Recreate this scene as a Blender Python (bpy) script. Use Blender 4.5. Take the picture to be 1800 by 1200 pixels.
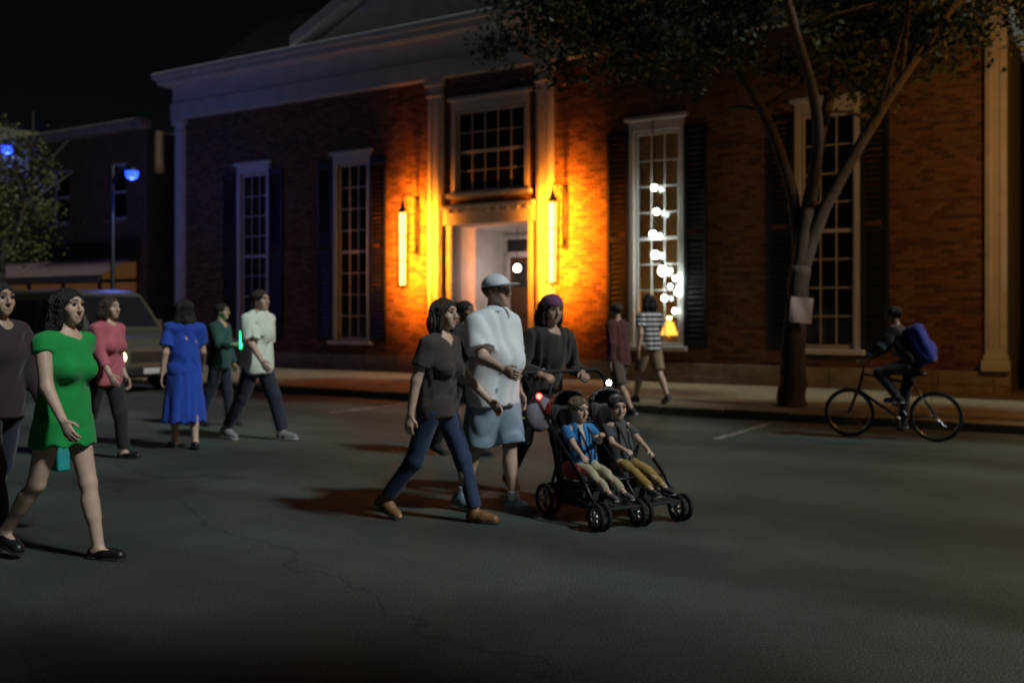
import bpy, math, random
import numpy as np
from mathutils import Vector, Matrix
R = math.radians
scene = bpy.context.scene
for o in list(bpy.data.objects): bpy.data.objects.remove(o, do_unlink=True)
COL = scene.collection

# ------------------------------------------------------------------ camera
F_PX, EYE, HOR = 1750.0, 1.5, 554.0          # focal length in photo pixels, eye height, horizon row
cam_d = bpy.data.cameras.new('camera'); cam = bpy.data.objects.new('camera', cam_d); COL.objects.link(cam)
cam_d.sensor_width = 36; cam_d.lens = 35; cam_d.clip_end = 600; cam_d.clip_start = 0.05
cam_d.shift_y = -(600 - HOR) / 1800
cam.location = (0, 0, EYE); cam.rotation_euler = (R(90), 0, 0)
cam_d.dof.use_dof = True; cam_d.dof.focus_distance = 5.2; cam_d.dof.aperture_fstop = 1.6
scene.camera = cam

# ------------------------------------------------------------------ light
ANG = R(-32.0)                                # direction of the street and of the facade
U = Vector((math.cos(ANG), math.sin(ANG), 0)) # along the street, to the right
N = Vector((math.sin(ANG), -math.cos(ANG), 0))# out of the facade, towards the road
SUN_EL, SUN_A = R(44), R(0.5)
Ldir = (U * math.cos(SUN_A) + N * math.sin(SUN_A)) * math.cos(SUN_EL) + Vector((0, 0, math.sin(SUN_EL)))
sd = bpy.data.lights.new('sun', 'SUN'); sun = bpy.data.objects.new('sun', sd); COL.objects.link(sun)
sd.energy = 2.0; sd.angle = R(5); sd.color = (0.88, 1.0, 1.0)
sun.rotation_euler = Ldir.to_track_quat('Z', 'Y').to_euler()
w = bpy.data.worlds.new('World'); scene.world = w; w.use_nodes = True
nt = w.node_tree; bg = nt.nodes['Background']
sky = nt.nodes.new('ShaderNodeTexSky'); sky.sky_type = 'NISHITA'; sky.sun_disc = False
sky.sun_elevation = SUN_EL; sky.sun_rotation = math.atan2(Ldir.x, Ldir.y)
nt.links.new(sky.outputs[0], bg.inputs[0]); bg.inputs[1].default_value = 0.0006
vs = scene.view_settings; vs.view_transform = 'Standard'; vs.look = 'None'; vs.exposure = 0; vs.gamma = 1; vs.use_curve_mapping = False

# ------------------------------------------------------------------ helpers
def px(x, y, d): return Vector(((x - 900) / F_PX * d, d, EYE - (y - HOR) / F_PX * d))
def ground(x, y):
    d = F_PX * EYE / (y - HOR); return Vector(((x - 900) / F_PX * d, d, 0))
def tag(o, label=None, cat=None, group=None, kind=None):
    if label: o['label'] = label
    if cat: o['category'] = cat
    if group: o['group'] = group
    if kind: o['kind'] = kind
    return o
def empty(name, loc, rz=0, label=None, cat=None, group=None):
    o = bpy.data.objects.new(name, None); COL.objects.link(o)
    o.empty_display_size = 0.1; o.location = loc; o.rotation_euler = (0, 0, rz)
    return tag(o, label, cat, group)
MATS = {}
def mat(name, col, rough=0.7, var=0.0, vscale=8.0, bump=0.0, bscale=40.0, metal=0.0, emit=None, estr=0.0,
        attr=None, spec=0.5, trans=0.0, sheen=0.0, stretch=None, obj_rand=0.0):
    if name in MATS: return MATS[name]
    m = bpy.data.materials.new(name); m.use_nodes = True; t = m.node_tree; b = t.nodes['Principled BSDF']
    L = t.links.new
    b.inputs['Roughness'].default_value = rough; b.inputs['Metallic'].default_value = metal
    b.inputs['Specular IOR Level'].default_value = spec
    b.inputs['Transmission Weight'].default_value = trans
    b.inputs['Sheen Weight'].default_value = sheen
    c4 = (*col, 1); b.inputs['Base Color'].default_value = c4
    tc = t.nodes.new('ShaderNodeTexCoord'); mp = t.nodes.new('ShaderNodeMapping'); L(tc.outputs['Object'], mp.inputs[0])
    if stretch: mp.inputs['Scale'].default_value = stretch
    src = None
    if attr:
        a = t.nodes.new('ShaderNodeAttribute'); a.attribute_name = attr; src = a.outputs['Color']
    if var > 0:
        n = t.nodes.new('ShaderNodeTexNoise'); n.inputs['Scale'].default_value = vscale; n.inputs['Detail'].default_value = 6
        L(mp.outputs[0], n.inputs['Vector'])
        r = t.nodes.new('ShaderNodeMapRange'); r.inputs[1].default_value = 0.3; r.inputs[2].default_value = 0.7
        r.inputs[3].default_value = 1 - var; r.inputs[4].default_value = 1 + var
        L(n.outputs['Fac'], r.inputs[0])
        hs = t.nodes.new('ShaderNodeHueSaturation'); hs.inputs['Color'].default_value = c4
        if src: L(src, hs.inputs['Color'])
        L(r.outputs[0], hs.inputs['Value']); src = hs.outputs[0]
    if obj_rand > 0:
        oi = t.nodes.new('ShaderNodeObjectInfo'); r2 = t.nodes.new('ShaderNodeMapRange')
        r2.inputs[3].default_value = 1 - obj_rand; r2.inputs[4].default_value = 1 + obj_rand
        L(oi.outputs['Random'], r2.inputs[0])
        h2 = t.nodes.new('ShaderNodeHueSaturation'); h2.inputs['Color'].default_value = c4
        if src: L(src, h2.inputs['Color'])
        L(r2.outputs[0], h2.inputs['Value']); src = h2.outputs[0]
    if src: L(src, b.inputs['Base Color'])
    if bump > 0:
        n2 = t.nodes.new('ShaderNodeTexNoise'); n2.inputs['Scale'].default_value = bscale; n2.inputs['Detail'].default_value = 5
        L(mp.outputs[0], n2.inputs['Vector'])
        bp = t.nodes.new('ShaderNodeBump'); bp.inputs['Strength'].default_value = bump; bp.inputs['Distance'].default_value = 0.02
        L(n2.outputs['Fac'], bp.inputs['Height']); L(bp.outputs[0], b.inputs['Normal'])
    if emit:
        b.inputs['Emission Color'].default_value = (*emit, 1); b.inputs['Emission Strength'].default_value = estr
    MATS[name] = m; return m
def mesh_obj(name, V, Fc, mats, parent=None, mi=None, smooth=False, bevel=0.0, loc=None, rot=None):
    me = bpy.data.meshes.new(name)
    if isinstance(V, np.ndarray): V = V.tolist()
    if isinstance(Fc, np.ndarray): Fc = Fc.tolist()
    me.from_pydata(V, [], Fc); me.update()
    for m in (mats if isinstance(mats, (list, tuple)) else [mats]): me.materials.append(m)
    if mi is not None: me.polygons.foreach_set('material_index', np.asarray(mi, dtype=np.int32))
    if smooth: me.polygons.foreach_set('use_smooth', np.ones(len(me.polygons), dtype=bool))
    o = bpy.data.objects.new(name, me); COL.objects.link(o)
    if parent: o.parent = parent
    if loc is not None: o.location = loc
    if rot is not None: o.rotation_euler = rot
    if bevel > 0:
        b = o.modifiers.new('bevel', 'BEVEL'); b.width = bevel; b.segments = 2; b.limit_method = 'ANGLE'
    return o
def inst(name, me, parent=None, loc=(0, 0, 0), rot=(0, 0, 0), scale=None):
    o = bpy.data.objects.new(name, me); COL.objects.link(o); o.parent = parent; o.location = loc; o.rotation_euler = rot
    if scale: o.scale = scale
    return o
class MB:
    def __init__(s): s.v = []; s.f = []; s.m = []; s.sm = False
    def add(s, V, Fc, m=0):
        b = len(s.v); s.v += [tuple(p) for p in V]; s.f += [tuple(i + b for i in f) for f in Fc]; s.m += [m] * len(Fc); return s
    def box(s, x0, x1, y0, y1, z0, z1, m=0):
        V = [(x, y, z) for z in (z0, z1) for y in (y0, y1) for x in (x0, x1)]
        return s.add(V, [(0, 2, 3, 1), (4, 5, 7, 6), (0, 1, 5, 4), (2, 6, 7, 3), (0, 4, 6, 2), (1, 3, 7, 5)], m)
    def tube(s, pts, rad, n=10, m=0, cap=True):
        pts = [Vector(p) for p in pts]; rads = rad if isinstance(rad, (list, tuple)) else [rad] * len(pts)
        V = []; Fc = []; up = None
        for i, p in enumerate(pts):
            d = (pts[min(i + 1, len(pts) - 1)] - pts[max(i - 1, 0)]).normalized()
            if up is None:
                up = Vector((0, 0, 1)) if abs(d.z) < 0.9 else Vector((1, 0, 0))
            a = d.cross(up).normalized(); b = a.cross(d).normalized(); up = b
            for k in range(n):
                t = 2 * math.pi * k / n; V.append(p + (a * math.cos(t) + b * math.sin(t)) * rads[i])
        for i in range(len(pts) - 1):
            for k in range(n):
                k2 = (k + 1) % n; Fc.append((i * n + k, i * n + k2, (i + 1) * n + k2, (i + 1) * n + k))
        if cap: Fc.append(tuple(range(n - 1, -1, -1))); Fc.append(tuple((len(pts) - 1) * n + k for k in range(n)))
        return s.add(V, Fc, m)
    def lathe(s, prof, c=(0, 0, 0), n=20, m=0, axis='z'):
        V = []; Fc = []
        for (r, h) in prof:
            for k in range(n):
                t = 2 * math.pi * k / n; x, y, z = r * math.cos(t), r * math.sin(t), h
                if axis == 'y': x, y, z = x, z, y
                if axis == 'x': x, y, z = z, x, y
                V.append((x + c[0], y + c[1], z + c[2]))
        for i in range(len(prof) - 1):
            for k in range(n):
                k2 = (k + 1) % n; Fc.append((i * n + k, i * n + k2, (i + 1) * n + k2, (i + 1) * n + k))
        return s.add(V, Fc, m)
    def torus(s, c, R0, r0, axis='y', n=36, k=8, m=0):
        prof = [(R0 + r0 * math.cos(2 * math.pi * j / k), r0 * math.sin(2 * math.pi * j / k)) for j in range(k + 1)]
        return s.lathe(prof, c, n, m, axis)
    def prism(s, poly, y0, y1, m=0, plane='xz'):
        n = len(poly)
        if plane == 'xz': V = [(a, y0, b) for a, b in poly] + [(a, y1, b) for a, b in poly]
        else: V = [(a, b, y0) for a, b in poly] + [(a, b, y1) for a, b in poly]
        Fc = [tuple(range(n)), tuple(range(2 * n - 1, n - 1, -1))] + [(i, i + n, (i + 1) % n + n, (i + 1) % n) for i in range(n)]
        return s.add(V, Fc, m)
    def build(s, name, mats, parent=None, smooth=False, bevel=0.0, **k):
        return mesh_obj(name, s.v, s.f, mats, parent, s.m, smooth, bevel, **k)
def box_part(name, b, m, parent, bevel=0.006): return MB().box(*b).build(name, m, parent, bevel=bevel)

# ------------------------------------------------------------------ materials
M_white = mat('white_paint', (0.58, 0.55, 0.54), 0.45, 0.10, 3.0, 0.15, 30)
M_mortar = mat('mortar', (0.17, 0.14, 0.11), 0.9, 0.2, 6, 0.4, 60)
M_stone = mat('stone_plinth', (0.27, 0.22, 0.17), 0.85, 0.25, 4, 0.4, 25, obj_rand=0.12)
M_slab = mat('concrete_slab', (0.17, 0.135, 0.075), 0.85, 0.18, 3.5, 0.25, 50, obj_rand=0.10)
M_kerb = mat('kerb_stone', (0.18, 0.15, 0.095), 0.85, 0.2, 4, 0.3, 30, obj_rand=0.12)
M_shut = mat('shutter_paint', (0.012, 0.014, 0.013), 0.5, 0.2, 6, 0.1, 40)
M_glass = mat('window_glass', (0.012, 0.013, 0.016), 0.07, spec=0.6)
M_clear = mat('clear_glass', (0.9, 0.9, 0.9), 0.03, trans=1.0)
M_dark = mat('dark_interior', (0.03, 0.025, 0.022), 0.9, 0.2)
M_iron = mat('black_iron', (0.012, 0.012, 0.013), 0.45, 0.15, 10, 0.1, 60, metal=0.6)
M_roof = mat('roof_slate', (0.03, 0.03, 0.033), 0.8, 0.3, 5, 0.3, 20)
M_door = mat('door_wood', (0.10, 0.045, 0.02), 0.5, 0.25, 5, 0.15, 20, stretch=(4, 4, 0.5))
M_brass = mat('brass', (0.55, 0.38, 0.14), 0.35, metal=1.0)
M_rubber = mat('rubber', (0.012, 0.012, 0.012), 0.8, bump=0.2)
M_chrome = mat('bright_metal', (0.5, 0.5, 0.52), 0.3, metal=1.0)
# brick: tone comes from a colour attribute on the mesh
M_brick = mat('brick', (0.25, 0.1, 0.05), 0.88, 0.22, 14, 0.5, 70, attr='tone')
def asphalt():
    m = bpy.data.materials.new('asphalt'); m.use_nodes = True; t = m.node_tree; b = t.nodes['Principled BSDF']; L = t.links.new
    tc = t.nodes.new('ShaderNodeTexCoord')
    def noise(s, d=6, dist=0):
        n = t.nodes.new('ShaderNodeTexNoise'); n.inputs['Scale'].default_value = s; n.inputs['Detail'].default_value = d
        n.inputs['Distortion'].default_value = dist; L(tc.outputs['Object'], n.inputs['Vector']); return n
    def ramp(src, a, bb, c0, c1):
        r = t.nodes.new('ShaderNodeMapRange'); r.inputs[1].default_value = a; r.inputs[2].default_value = bb
        r.inputs[3].default_value = c0; r.inputs[4].default_value = c1; L(src, r.inputs[0]); return r.outputs[0]
    def mul(a, b2):
        n = t.nodes.new('ShaderNodeMath'); n.operation = 'MULTIPLY'; L(a, n.inputs[0]); L(b2, n.inputs[1]); return n.outputs[0]
    big = ramp(noise(0.22, 5, 0.8).outputs[0], 0.3, 0.7, 0.62, 1.35)
    mid = ramp(noise(1.7, 6).outputs[0], 0.3, 0.7, 0.85, 1.15)
    fine = ramp(noise(85, 3).outputs[0], 0.3, 0.7, 0.35, 1.75)
    vo = t.nodes.new('ShaderNodeTexVoronoi'); vo.feature = 'DISTANCE_TO_EDGE'; vo.inputs['Scale'].default_value = 0.16
    nz = noise(1.3, 5); ad = t.nodes.new('ShaderNodeVectorMath'); ad.operation = 'MULTIPLY_ADD'
    L(nz.outputs['Color'], ad.inputs[0]); ad.inputs[1].default_value = (1.3, 1.3, 0); L(tc.outputs['Object'], ad.inputs[2]); L(ad.outputs[0], vo.inputs['Vector'])
    crack = ramp(vo.outputs['Distance'], 0.0, 0.004, 0.55, 1.0)
    mp = t.nodes.new('ShaderNodeMapping'); mp.inputs['Rotation'].default_value = (0, 0, -ANG); L(tc.outputs['Object'], mp.inputs[0])
    mp2 = t.nodes.new('ShaderNodeMapping'); mp2.inputs['Scale'].default_value = (.035, .75, 1); L(mp.outputs[0], mp2.inputs[0])
    wn = t.nodes.new('ShaderNodeTexNoise'); wn.inputs['Scale'].default_value = 1; wn.inputs['Detail'].default_value = 5; L(mp2.outputs[0], wn.inputs['Vector'])
    wear = ramp(wn.outputs[0], 0.32, 0.68, 0.62, 1.4)
    v = mul(mul(mul(big, mid), mul(fine, crack)), wear)
    c = t.nodes.new('ShaderNodeMix'); c.data_type = 'RGBA'; c.blend_type = 'MULTIPLY'; c.inputs[0].default_value = 1
    c.inputs[6].default_value = (0.048, 0.057, 0.048, 1)
    cc = t.nodes.new('ShaderNodeCombineColor'); [L(v, cc.inputs[i]) for i in range(3)]
    L(cc.outputs[0], c.inputs[7]); L(c.outputs[2], b.inputs['Base Color'])
    b.inputs['Roughness'].default_value = 0.72; b.inputs['Specular IOR Level'].default_value = 0.35
    bp = t.nodes.new('ShaderNodeBump'); bp.inputs['Strength'].default_value = 0.6; bp.inputs['Distance'].default_value = 0.012
    L(noise(90, 4).outputs[0], bp.inputs['Height']); L(bp.outputs[0], b.inputs['Normal'])
    return m
M_asph = asphalt()
def worn_paint():
    m = bpy.data.materials.new('worn_road_paint'); m.use_nodes = True; t = m.node_tree; b = t.nodes['Principled BSDF']; L = t.links.new
    tc = t.nodes.new('ShaderNodeTexCoord'); n = t.nodes.new('ShaderNodeTexNoise'); n.inputs['Scale'].default_value = 9; n.inputs['Detail'].default_value = 8
    L(tc.outputs['Object'], n.inputs['Vector']); r = t.nodes.new('ShaderNodeValToRGB')
    r.color_ramp.elements[0].position = 0.42; r.color_ramp.elements[0].color = (0.07, 0.07, 0.06, 1)
    r.color_ramp.elements[1].position = 0.62; r.color_ramp.elements[1].color = (0.34, 0.34, 0.32, 1)
    L(n.outputs['Fac'], r.inputs[0]); L(r.outputs[0], b.inputs['Base Color']); b.inputs['Roughness'].default_value = 0.8
    return m
M_line = worn_paint()

# ------------------------------------------------------------------ facade frame: local x along the street, -y towards the road
FC = Vector((0, 22.66, 0)) - 0.6 * U          # centre of the facade (the door)
def fw(x, y, z=0):                             # facade-local to world
    return FC + U * x - N * y + Vector((0, 0, z))
KERB_Y = -5.2                                  # kerb line in front of the wall
PZ = 0.13                                      # pavement height

# ------------------------------------------------------------------ ground
g = MB().add([(-300, -300, 0), (300, -300, 0), (300, 300, 0), (-300, 300, 0)], [(0, 1, 2, 3)]).build('road', M_asph); tag(g, kind='structure')
pv = empty('pavement', fw(0, 0), ANG); 
MB().box(-60, 30, KERB_Y + 0.16, 40, -0.05, PZ - 0.022).build('pavement_bed', M_mortar, pv)
tag(pv, kind='structure')
rnd = random.Random(4)
slab_me = []
for k in range(4):
    o = MB().box(-0.645, 0.645, -0.625, 0.625, -0.05, 0).build('slab', M_slab, pv, bevel=0.008); slab_me.append(o.data)
    bpy.data.objects.remove(o)
def slabs():
    for i in range(-21, 11):
        for j in range(4):
            x = i * 1.3 + 0.4; y = KERB_Y + 0.165 + 0.63 + j * 1.262
            if abs(x) < 2.2 and j == 3: continue
            o = inst('slab', slab_me[0], pv, (x, y, PZ - rnd.random() * 0.006), (rnd.uniform(-.003, .003), rnd.uniform(-.003, .003), 0))
            b = o.modifiers.new('bevel', 'BEVEL'); b.width = 0.008; b.segments = 1
slabs()
km = MB().box(-0.495, 0.495, 0, 0.155, -0.06, PZ).build('kerb_stone', M_kerb, pv, bevel=0.02); kme = km.data; bpy.data.objects.remove(km)
for i in range(-28, 14):
    o = inst('kerb_stone', kme, pv, (i * 1.0, KERB_Y, rnd.uniform(-.006, .004)), (0, 0, rnd.uniform(-.004, .004)))
    b = o.modifiers.new('bevel', 'BEVEL'); b.width = 0.022; b.segments = 2
# worn parking bay lines, square to the kerb
mk = empty('road_marking', fw(0, 0, 0.004), ANG); tag(mk, kind='structure')
p = Vector((2.38, 11.9, 0)) - FC; x0 = p.dot(U)
for i in range(-4, 2):
    MB().add([(x0 + i * 6.2 - .055, KERB_Y - 2.5, 0), (x0 + i * 6.2 + .055, KERB_Y - 2.5, 0), (x0 + i * 6.2 + .055, KERB_Y - .35, 0), (x0 + i * 6.2 - .055, KERB_Y - .35, 0)], [(0, 1, 2, 3)]).build('parking_line', M_line, mk)

# ------------------------------------------------------------------ brick building
HW, WALL_TOP, PL = 10.75, 7.1, 0.52            # half width, wall top, plinth top
WX = (-7.67, -4.16, 4.16, 7.67); WHW, WZ0, WZ1 = 0.50, 0.86, 5.35
DHW, DZ0, DZ1, VD = 1.05, 0.5, 3.62, 2.2       # door recess
UZ0, UZ1, UHW = 4.35, 6.3, 0.95                # window above the door
bld = empty('brick_building', fw(0, 0, 0), ANG, 'brick hall with tall white pilasters and door recess between two orange lanterns', 'building')
def openings():
    return [(x - WHW, x + WHW, WZ0, WZ1) for x in WX] + [(-DHW, DHW, DZ0 - .4, DZ1), (-UHW, UHW, UZ0, UZ1)]
def wall_with_holes(mb, x0, x1, z0, z1, y0, y1, holes):
    xs = sorted({x0, x1, *[h[0] for h in holes], *[h[1] for h in holes]}); zs = sorted({z0, z1, *[h[2] for h in holes], *[h[3] for h in holes]})
    xs = [x for x in xs if x0 <= x <= x1]; zs = [z for z in zs if z0 <= z <= z1]
    for a, b in zip(xs[:-1], xs[1:]):
        for c, d in zip(zs[:-1], zs[1:]):
            cx, cz = (a + b) / 2, (c + d) / 2
            if any(h[0] < cx < h[1] and h[2] < cz < h[3] for h in holes): continue
            mb.box(a, b, y0, y1, c, d)
wall = MB(); wall_with_holes(wall, -HW, HW, 0.0, WALL_TOP, 0.0, 0.32, openings())
wall.box(-HW, -HW + .32, .32, 13, 0, WALL_TOP); wall.box(HW - .32, HW, .32, 13, 0, WALL_TOP); wall.box(-HW, HW, 12.7, 13, 0, WALL_TOP)
wall_o = wall.build('wall', M_mortar, bld)
# bricks: real pieces, joints recessed 12 mm
BW, BH, JX, JZ = 0.215, 0.065, 0.227, 0.077
tones = [(0.19, 0.085, 0.045), (0.15, 0.062, 0.034), (0.22, 0.105, 0.058), (0.12, 0.048, 0.03), (0.17, 0.088, 0.058), (0.20, 0.085, 0.04), (0.09, 0.042, 0.035)]
def brick_geo(r, wd):
    j = lambda s: r.uniform(-s, s)
    y = -0.013 + j(0.004); hx, hz = wd / 2, BH / 2
    out = [(-hx + j(.003), y, -hz + j(.003)), (hx + j(.003), y + j(.002), -hz + j(.003)), (hx + j(.003), y, hz + j(.003)), (-hx + j(.003), y + j(.002), hz + j(.003))]
    e = 0.005
    V = [(-hx - .001, .004, -hz), (hx + .001, .004, -hz), (hx + .001, .004, hz), (-hx - .001, .004, hz)]
    V += [(a[0], a[1] + e, a[2]) for a in out]
    V += [(a[0] * (1 - 2 * e / wd), a[1], a[2] * (1 - 2 * e / BH)) for a in out]
    Fc = []
    for s in (0, 4):
        for k in range(4): k2 = (k + 1) % 4; Fc.append((s + k, s + k2, s + 4 + k2, s + 4 + k))
    Fc.append((8, 9, 10, 11)); return V, Fc
def set_tone(me, cols):                        # one colour per face
    a = me.color_attributes.new('tone', 'FLOAT_COLOR', 'CORNER'); arr = []
    for p, c in zip(me.polygons, cols): arr += [c[0], c[1], c[2], 1] * p.loop_total
    a.data.foreach_set('color', arr)
rb = random.Random(11); brick_meshes = []
for k in range(14):
    V, Fc = brick_geo(rb, BW); me = bpy.data.meshes.new('brick'); me.from_pydata(V, [], Fc); me.materials.append(M_brick)
    set_tone(me, [tones[k % len(tones)]] * len(Fc)); brick_meshes.append(me)
HOLES = [(x - WHW - .13, x + WHW + .13, WZ0 - .12, WZ1 + .25) for x in WX] + [(-DHW - .02, DHW + .02, 0, DZ1 + .02), (-UHW - .12, UHW + .12, UZ0 - .1, UZ1 + .12), (-1.72, -1.28, 0, 8), (1.28, 1.72, 0, 8), (-10.75, -10.39, 0, 8), (10.39, 10.75, 0, 8)]
SV, SF, SC = [], [], []; nobj = 0
for r in range(int((WALL_TOP - PL) / JZ)):
    z = PL + 0.006 + BH / 2 + r * JZ; off = 0 if r % 2 else JX / 2; x = -HW + off
    while x < HW:
        a, b = x + .006, min(x + .006 + BW, HW); x += JX; spans = [(a, b)]
        for h in HOLES:
            if h[2] < z < h[3]:
                ns = []
                for s0, s1 in spans:
                    if s1 <= h[0] or s0 >= h[1]: ns.append((s0, s1)); continue
                    if s0 < h[0]: ns.append((s0, h[0] - .004))
                    if s1 > h[1]: ns.append((h[1] + .004, s1))
                spans = ns
        for s0, s1 in spans:
            wd = s1 - s0
            if wd < 0.03: continue
            cx = (s0 + s1) / 2
            if cx > 8.75 and 0.6 < z < 4.0 and wd > 0.21 and nobj < 296:
                inst('brick', rb.choice(brick_meshes), wall_o, (cx, 0, z)); nobj += 1
            else:
                V, Fc = brick_geo(rb, wd); n0 = len(SV); SV += [(p[0] + cx, p[1], p[2] + z) for p in V]
                SF += [tuple(i + n0 for i in f) for f in Fc]; SC += [rb.choice(tones)] * len(Fc)
bs = mesh_obj('brickwork', SV, SF, M_brick, wall_o); set_tone(bs.data, SC); bs['kind'] = 'stuff'
# stone plinth blocks
xx = -HW - .05
while xx < HW + .05:
    wd = min(rb.uniform(.75, 1.1), HW + .05 - xx); a, b = xx, xx + wd; xx += wd
    if b > -DHW - .03 and a < DHW + .03:
        if a < -DHW - .03: b = -DHW - .03
        elif b > DHW + .03: a = DHW + .03
        else: continue
        if b - a < .05: continue
    for z0, z1 in ((0.02, 0.27), (0.272, 0.518)):
        box_part('plinth_stone', (a + .004, b - .004, -0.085 + rb.uniform(-.006, .006), 0.1, z0, z1), M_stone, bld, 0.012)
# steps of the door recess
for k in range(2):
    box_part('step', (-DHW - .25 + k * .12, DHW + .25 - k * .12, -0.75 + k * .33, -.09, PZ + k * .18 - (.1 if k == 0 else 0), PZ + .18 + k * .18), M_stone, bld, 0.015)
# recess
v = MB(); v.box(-DHW - .1, -DHW, 0.33, VD, PL, DZ1); v.box(DHW, DHW + .1, 0.33, VD, PL, DZ1); v.box(-DHW - .1, DHW + .1, 0.33, VD + .1, DZ1, DZ1 + .1); v.box(-DHW - .1, DHW + .1, VD, VD + .1, PL, DZ1)
v.build('vestibule_wall', M_white, bld)
box_part('vestibule_floor', (-DHW, DHW, -.085, VD, .3, PL), M_stone, bld, 0.004)
for sx in (-1, 1):
    d = box_part('door', (min(0.012 * sx, .78 * sx), max(0.012 * sx, .78 * sx), VD - .07, VD - .005, PL + .01, 2.95), M_door, bld, 0.004)
    for (z0, z1) in ((.68, 1.35), (1.5, 2.05)):
        a, b = sorted((.14 * sx, .66 * sx)); box_part('panel', (a, b, VD - .085, VD - .068, z0, z1), M_door, d, 0.012)
    a, b = sorted((.14 * sx, .66 * sx)); box_part('pane', (a, b, VD - .078, VD - .068, 2.2, 2.82), M_glass, d, 0)
    MB().tube([(0.09 * sx, VD - .07, 1.45), (0.09 * sx, VD - .13, 1.45), (0.09 * sx, VD - .13, 1.7), (0.09 * sx, VD - .07, 1.7)], .012).build('handle', M_brass, d, True)
fr = MB(); fr.box(-.9, -.79, VD - .1, VD - .003, PL, 3.1); fr.box(.79, .9, VD - .1, VD - .003, PL, 3.1); fr.box(-.9, .9, VD - .1, VD - .003, 2.96, 3.1); fr.box(-.9, .9, VD - .1, VD - .003, 3.42, 3.5)
fr.build('door_frame', M_white, bld, bevel=.006); box_part('transom_pane', (-.88, .88, VD - .05, VD - .02, 3.1, 3.42), M_glass, bld, 0)
# door surround: inner jambs, lintel, cornice
for sx in (-1, 1):
    a, b = sorted((DHW * sx + .0 * sx, (DHW + .2) * sx)); box_part('door_jamb', (a, b, -.06, .32, PL, DZ1), M_white, bld, .01)
lint = box_part('door_lintel', (-1.275, 1.275, -.10, .1, DZ1 + .003, DZ1 + .36), M_white, bld, .012)
box_part('cornice_moulding', (-1.275, 1.275, -.2, .1, DZ1 + .365, DZ1 + .46), M_white, lint, .02)
for k in range(9): box_part('dentil', (-1.13 + k * .27, -1.03 + k * .27, -.16, -.101, DZ1 + .27, DZ1 + .357), M_white, lint, .004)
# pilasters
def pilaster(x, hw):
    p = box_part('pilaster', (x - hw, x + hw, -.12, .05, PL + .003, WALL_TOP), M_white, bld, .012)
    box_part('base_moulding', (x - hw - .06, x + hw + .06, -.2, -.0, PL + .004, PL + .2), M_white, p, .02)
    box_part('base_moulding', (x - hw - .03, x + hw + .03, -.16, -.0, PL + .203, PL + .29), M_white, p, .02)
    box_part('capital', (x - hw - .04, x + hw + .04, -.165, -.0, WALL_TOP - .42, WALL_TOP - .36), M_white, p, .012)
    box_part('capital', (x - hw - .06, x + hw + .06, -.2, -.0, WALL_TOP - .17, WALL_TOP - .003), M_white, p, .02)
    for sx in (-1, 1):
        box_part('fillet', (x + sx * hw * .55 - .03, x + sx * hw * .55 + .03, -.14, -.121, PL + .45, WALL_TOP - .6), M_white, p, .006)
for x in (-1.5, 1.5): pilaster(x, .2)
for x in (-10.57, 10.57): pilaster(x, .17)
# entablature and pediment
ent = MB(); ent.box(-HW - .08, HW + .08, -.2, .3, WALL_TOP + .003, WALL_TOP + .45)
ent.box(-HW - .05, HW + .05, -.15, .3, WALL_TOP + .453, WALL_TOP + .95); eo = ent.build('entablature', M_white, bld, bevel=.01)
box_part('cornice', (-HW - .3, HW + .3, -.5, .3, WALL_TOP + .953, WALL_TOP + 1.1), M_white, eo, .02)
box_part('cornice', (-HW - .4, HW + .4, -.62, .3, WALL_TOP + 1.103, WALL_TOP + 1.28), M_white, eo, .03)
ez = WALL_TOP + 1.285; PW = 5.6; ph = 2.6
MB().prism([(-PW, ez), (PW, ez), (0, ez + ph)], -.1, .3).build('tympanum', M_white, bld)
for sx in (-1, 1):
    poly = [(sx * (PW + .25), ez), (sx * (PW + .25), ez + .3), (0, ez + ph + .4), (0, ez + ph + .05)]
    MB().prism(poly, -.5, .35).build('raking_cornice', M_white, bld, bevel=.02)
rf = MB().prism([(-PW - .2, ez), (PW + .2, ez), (0, ez + ph)], .36, 12).prism([(-HW, ez - .05), (HW, ez - .05), (HW - 3, ez + 1.2), (-HW + 3, ez + 1.2)], .5, 12.9)
rf.build('roof', M_roof, bld)
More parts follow.
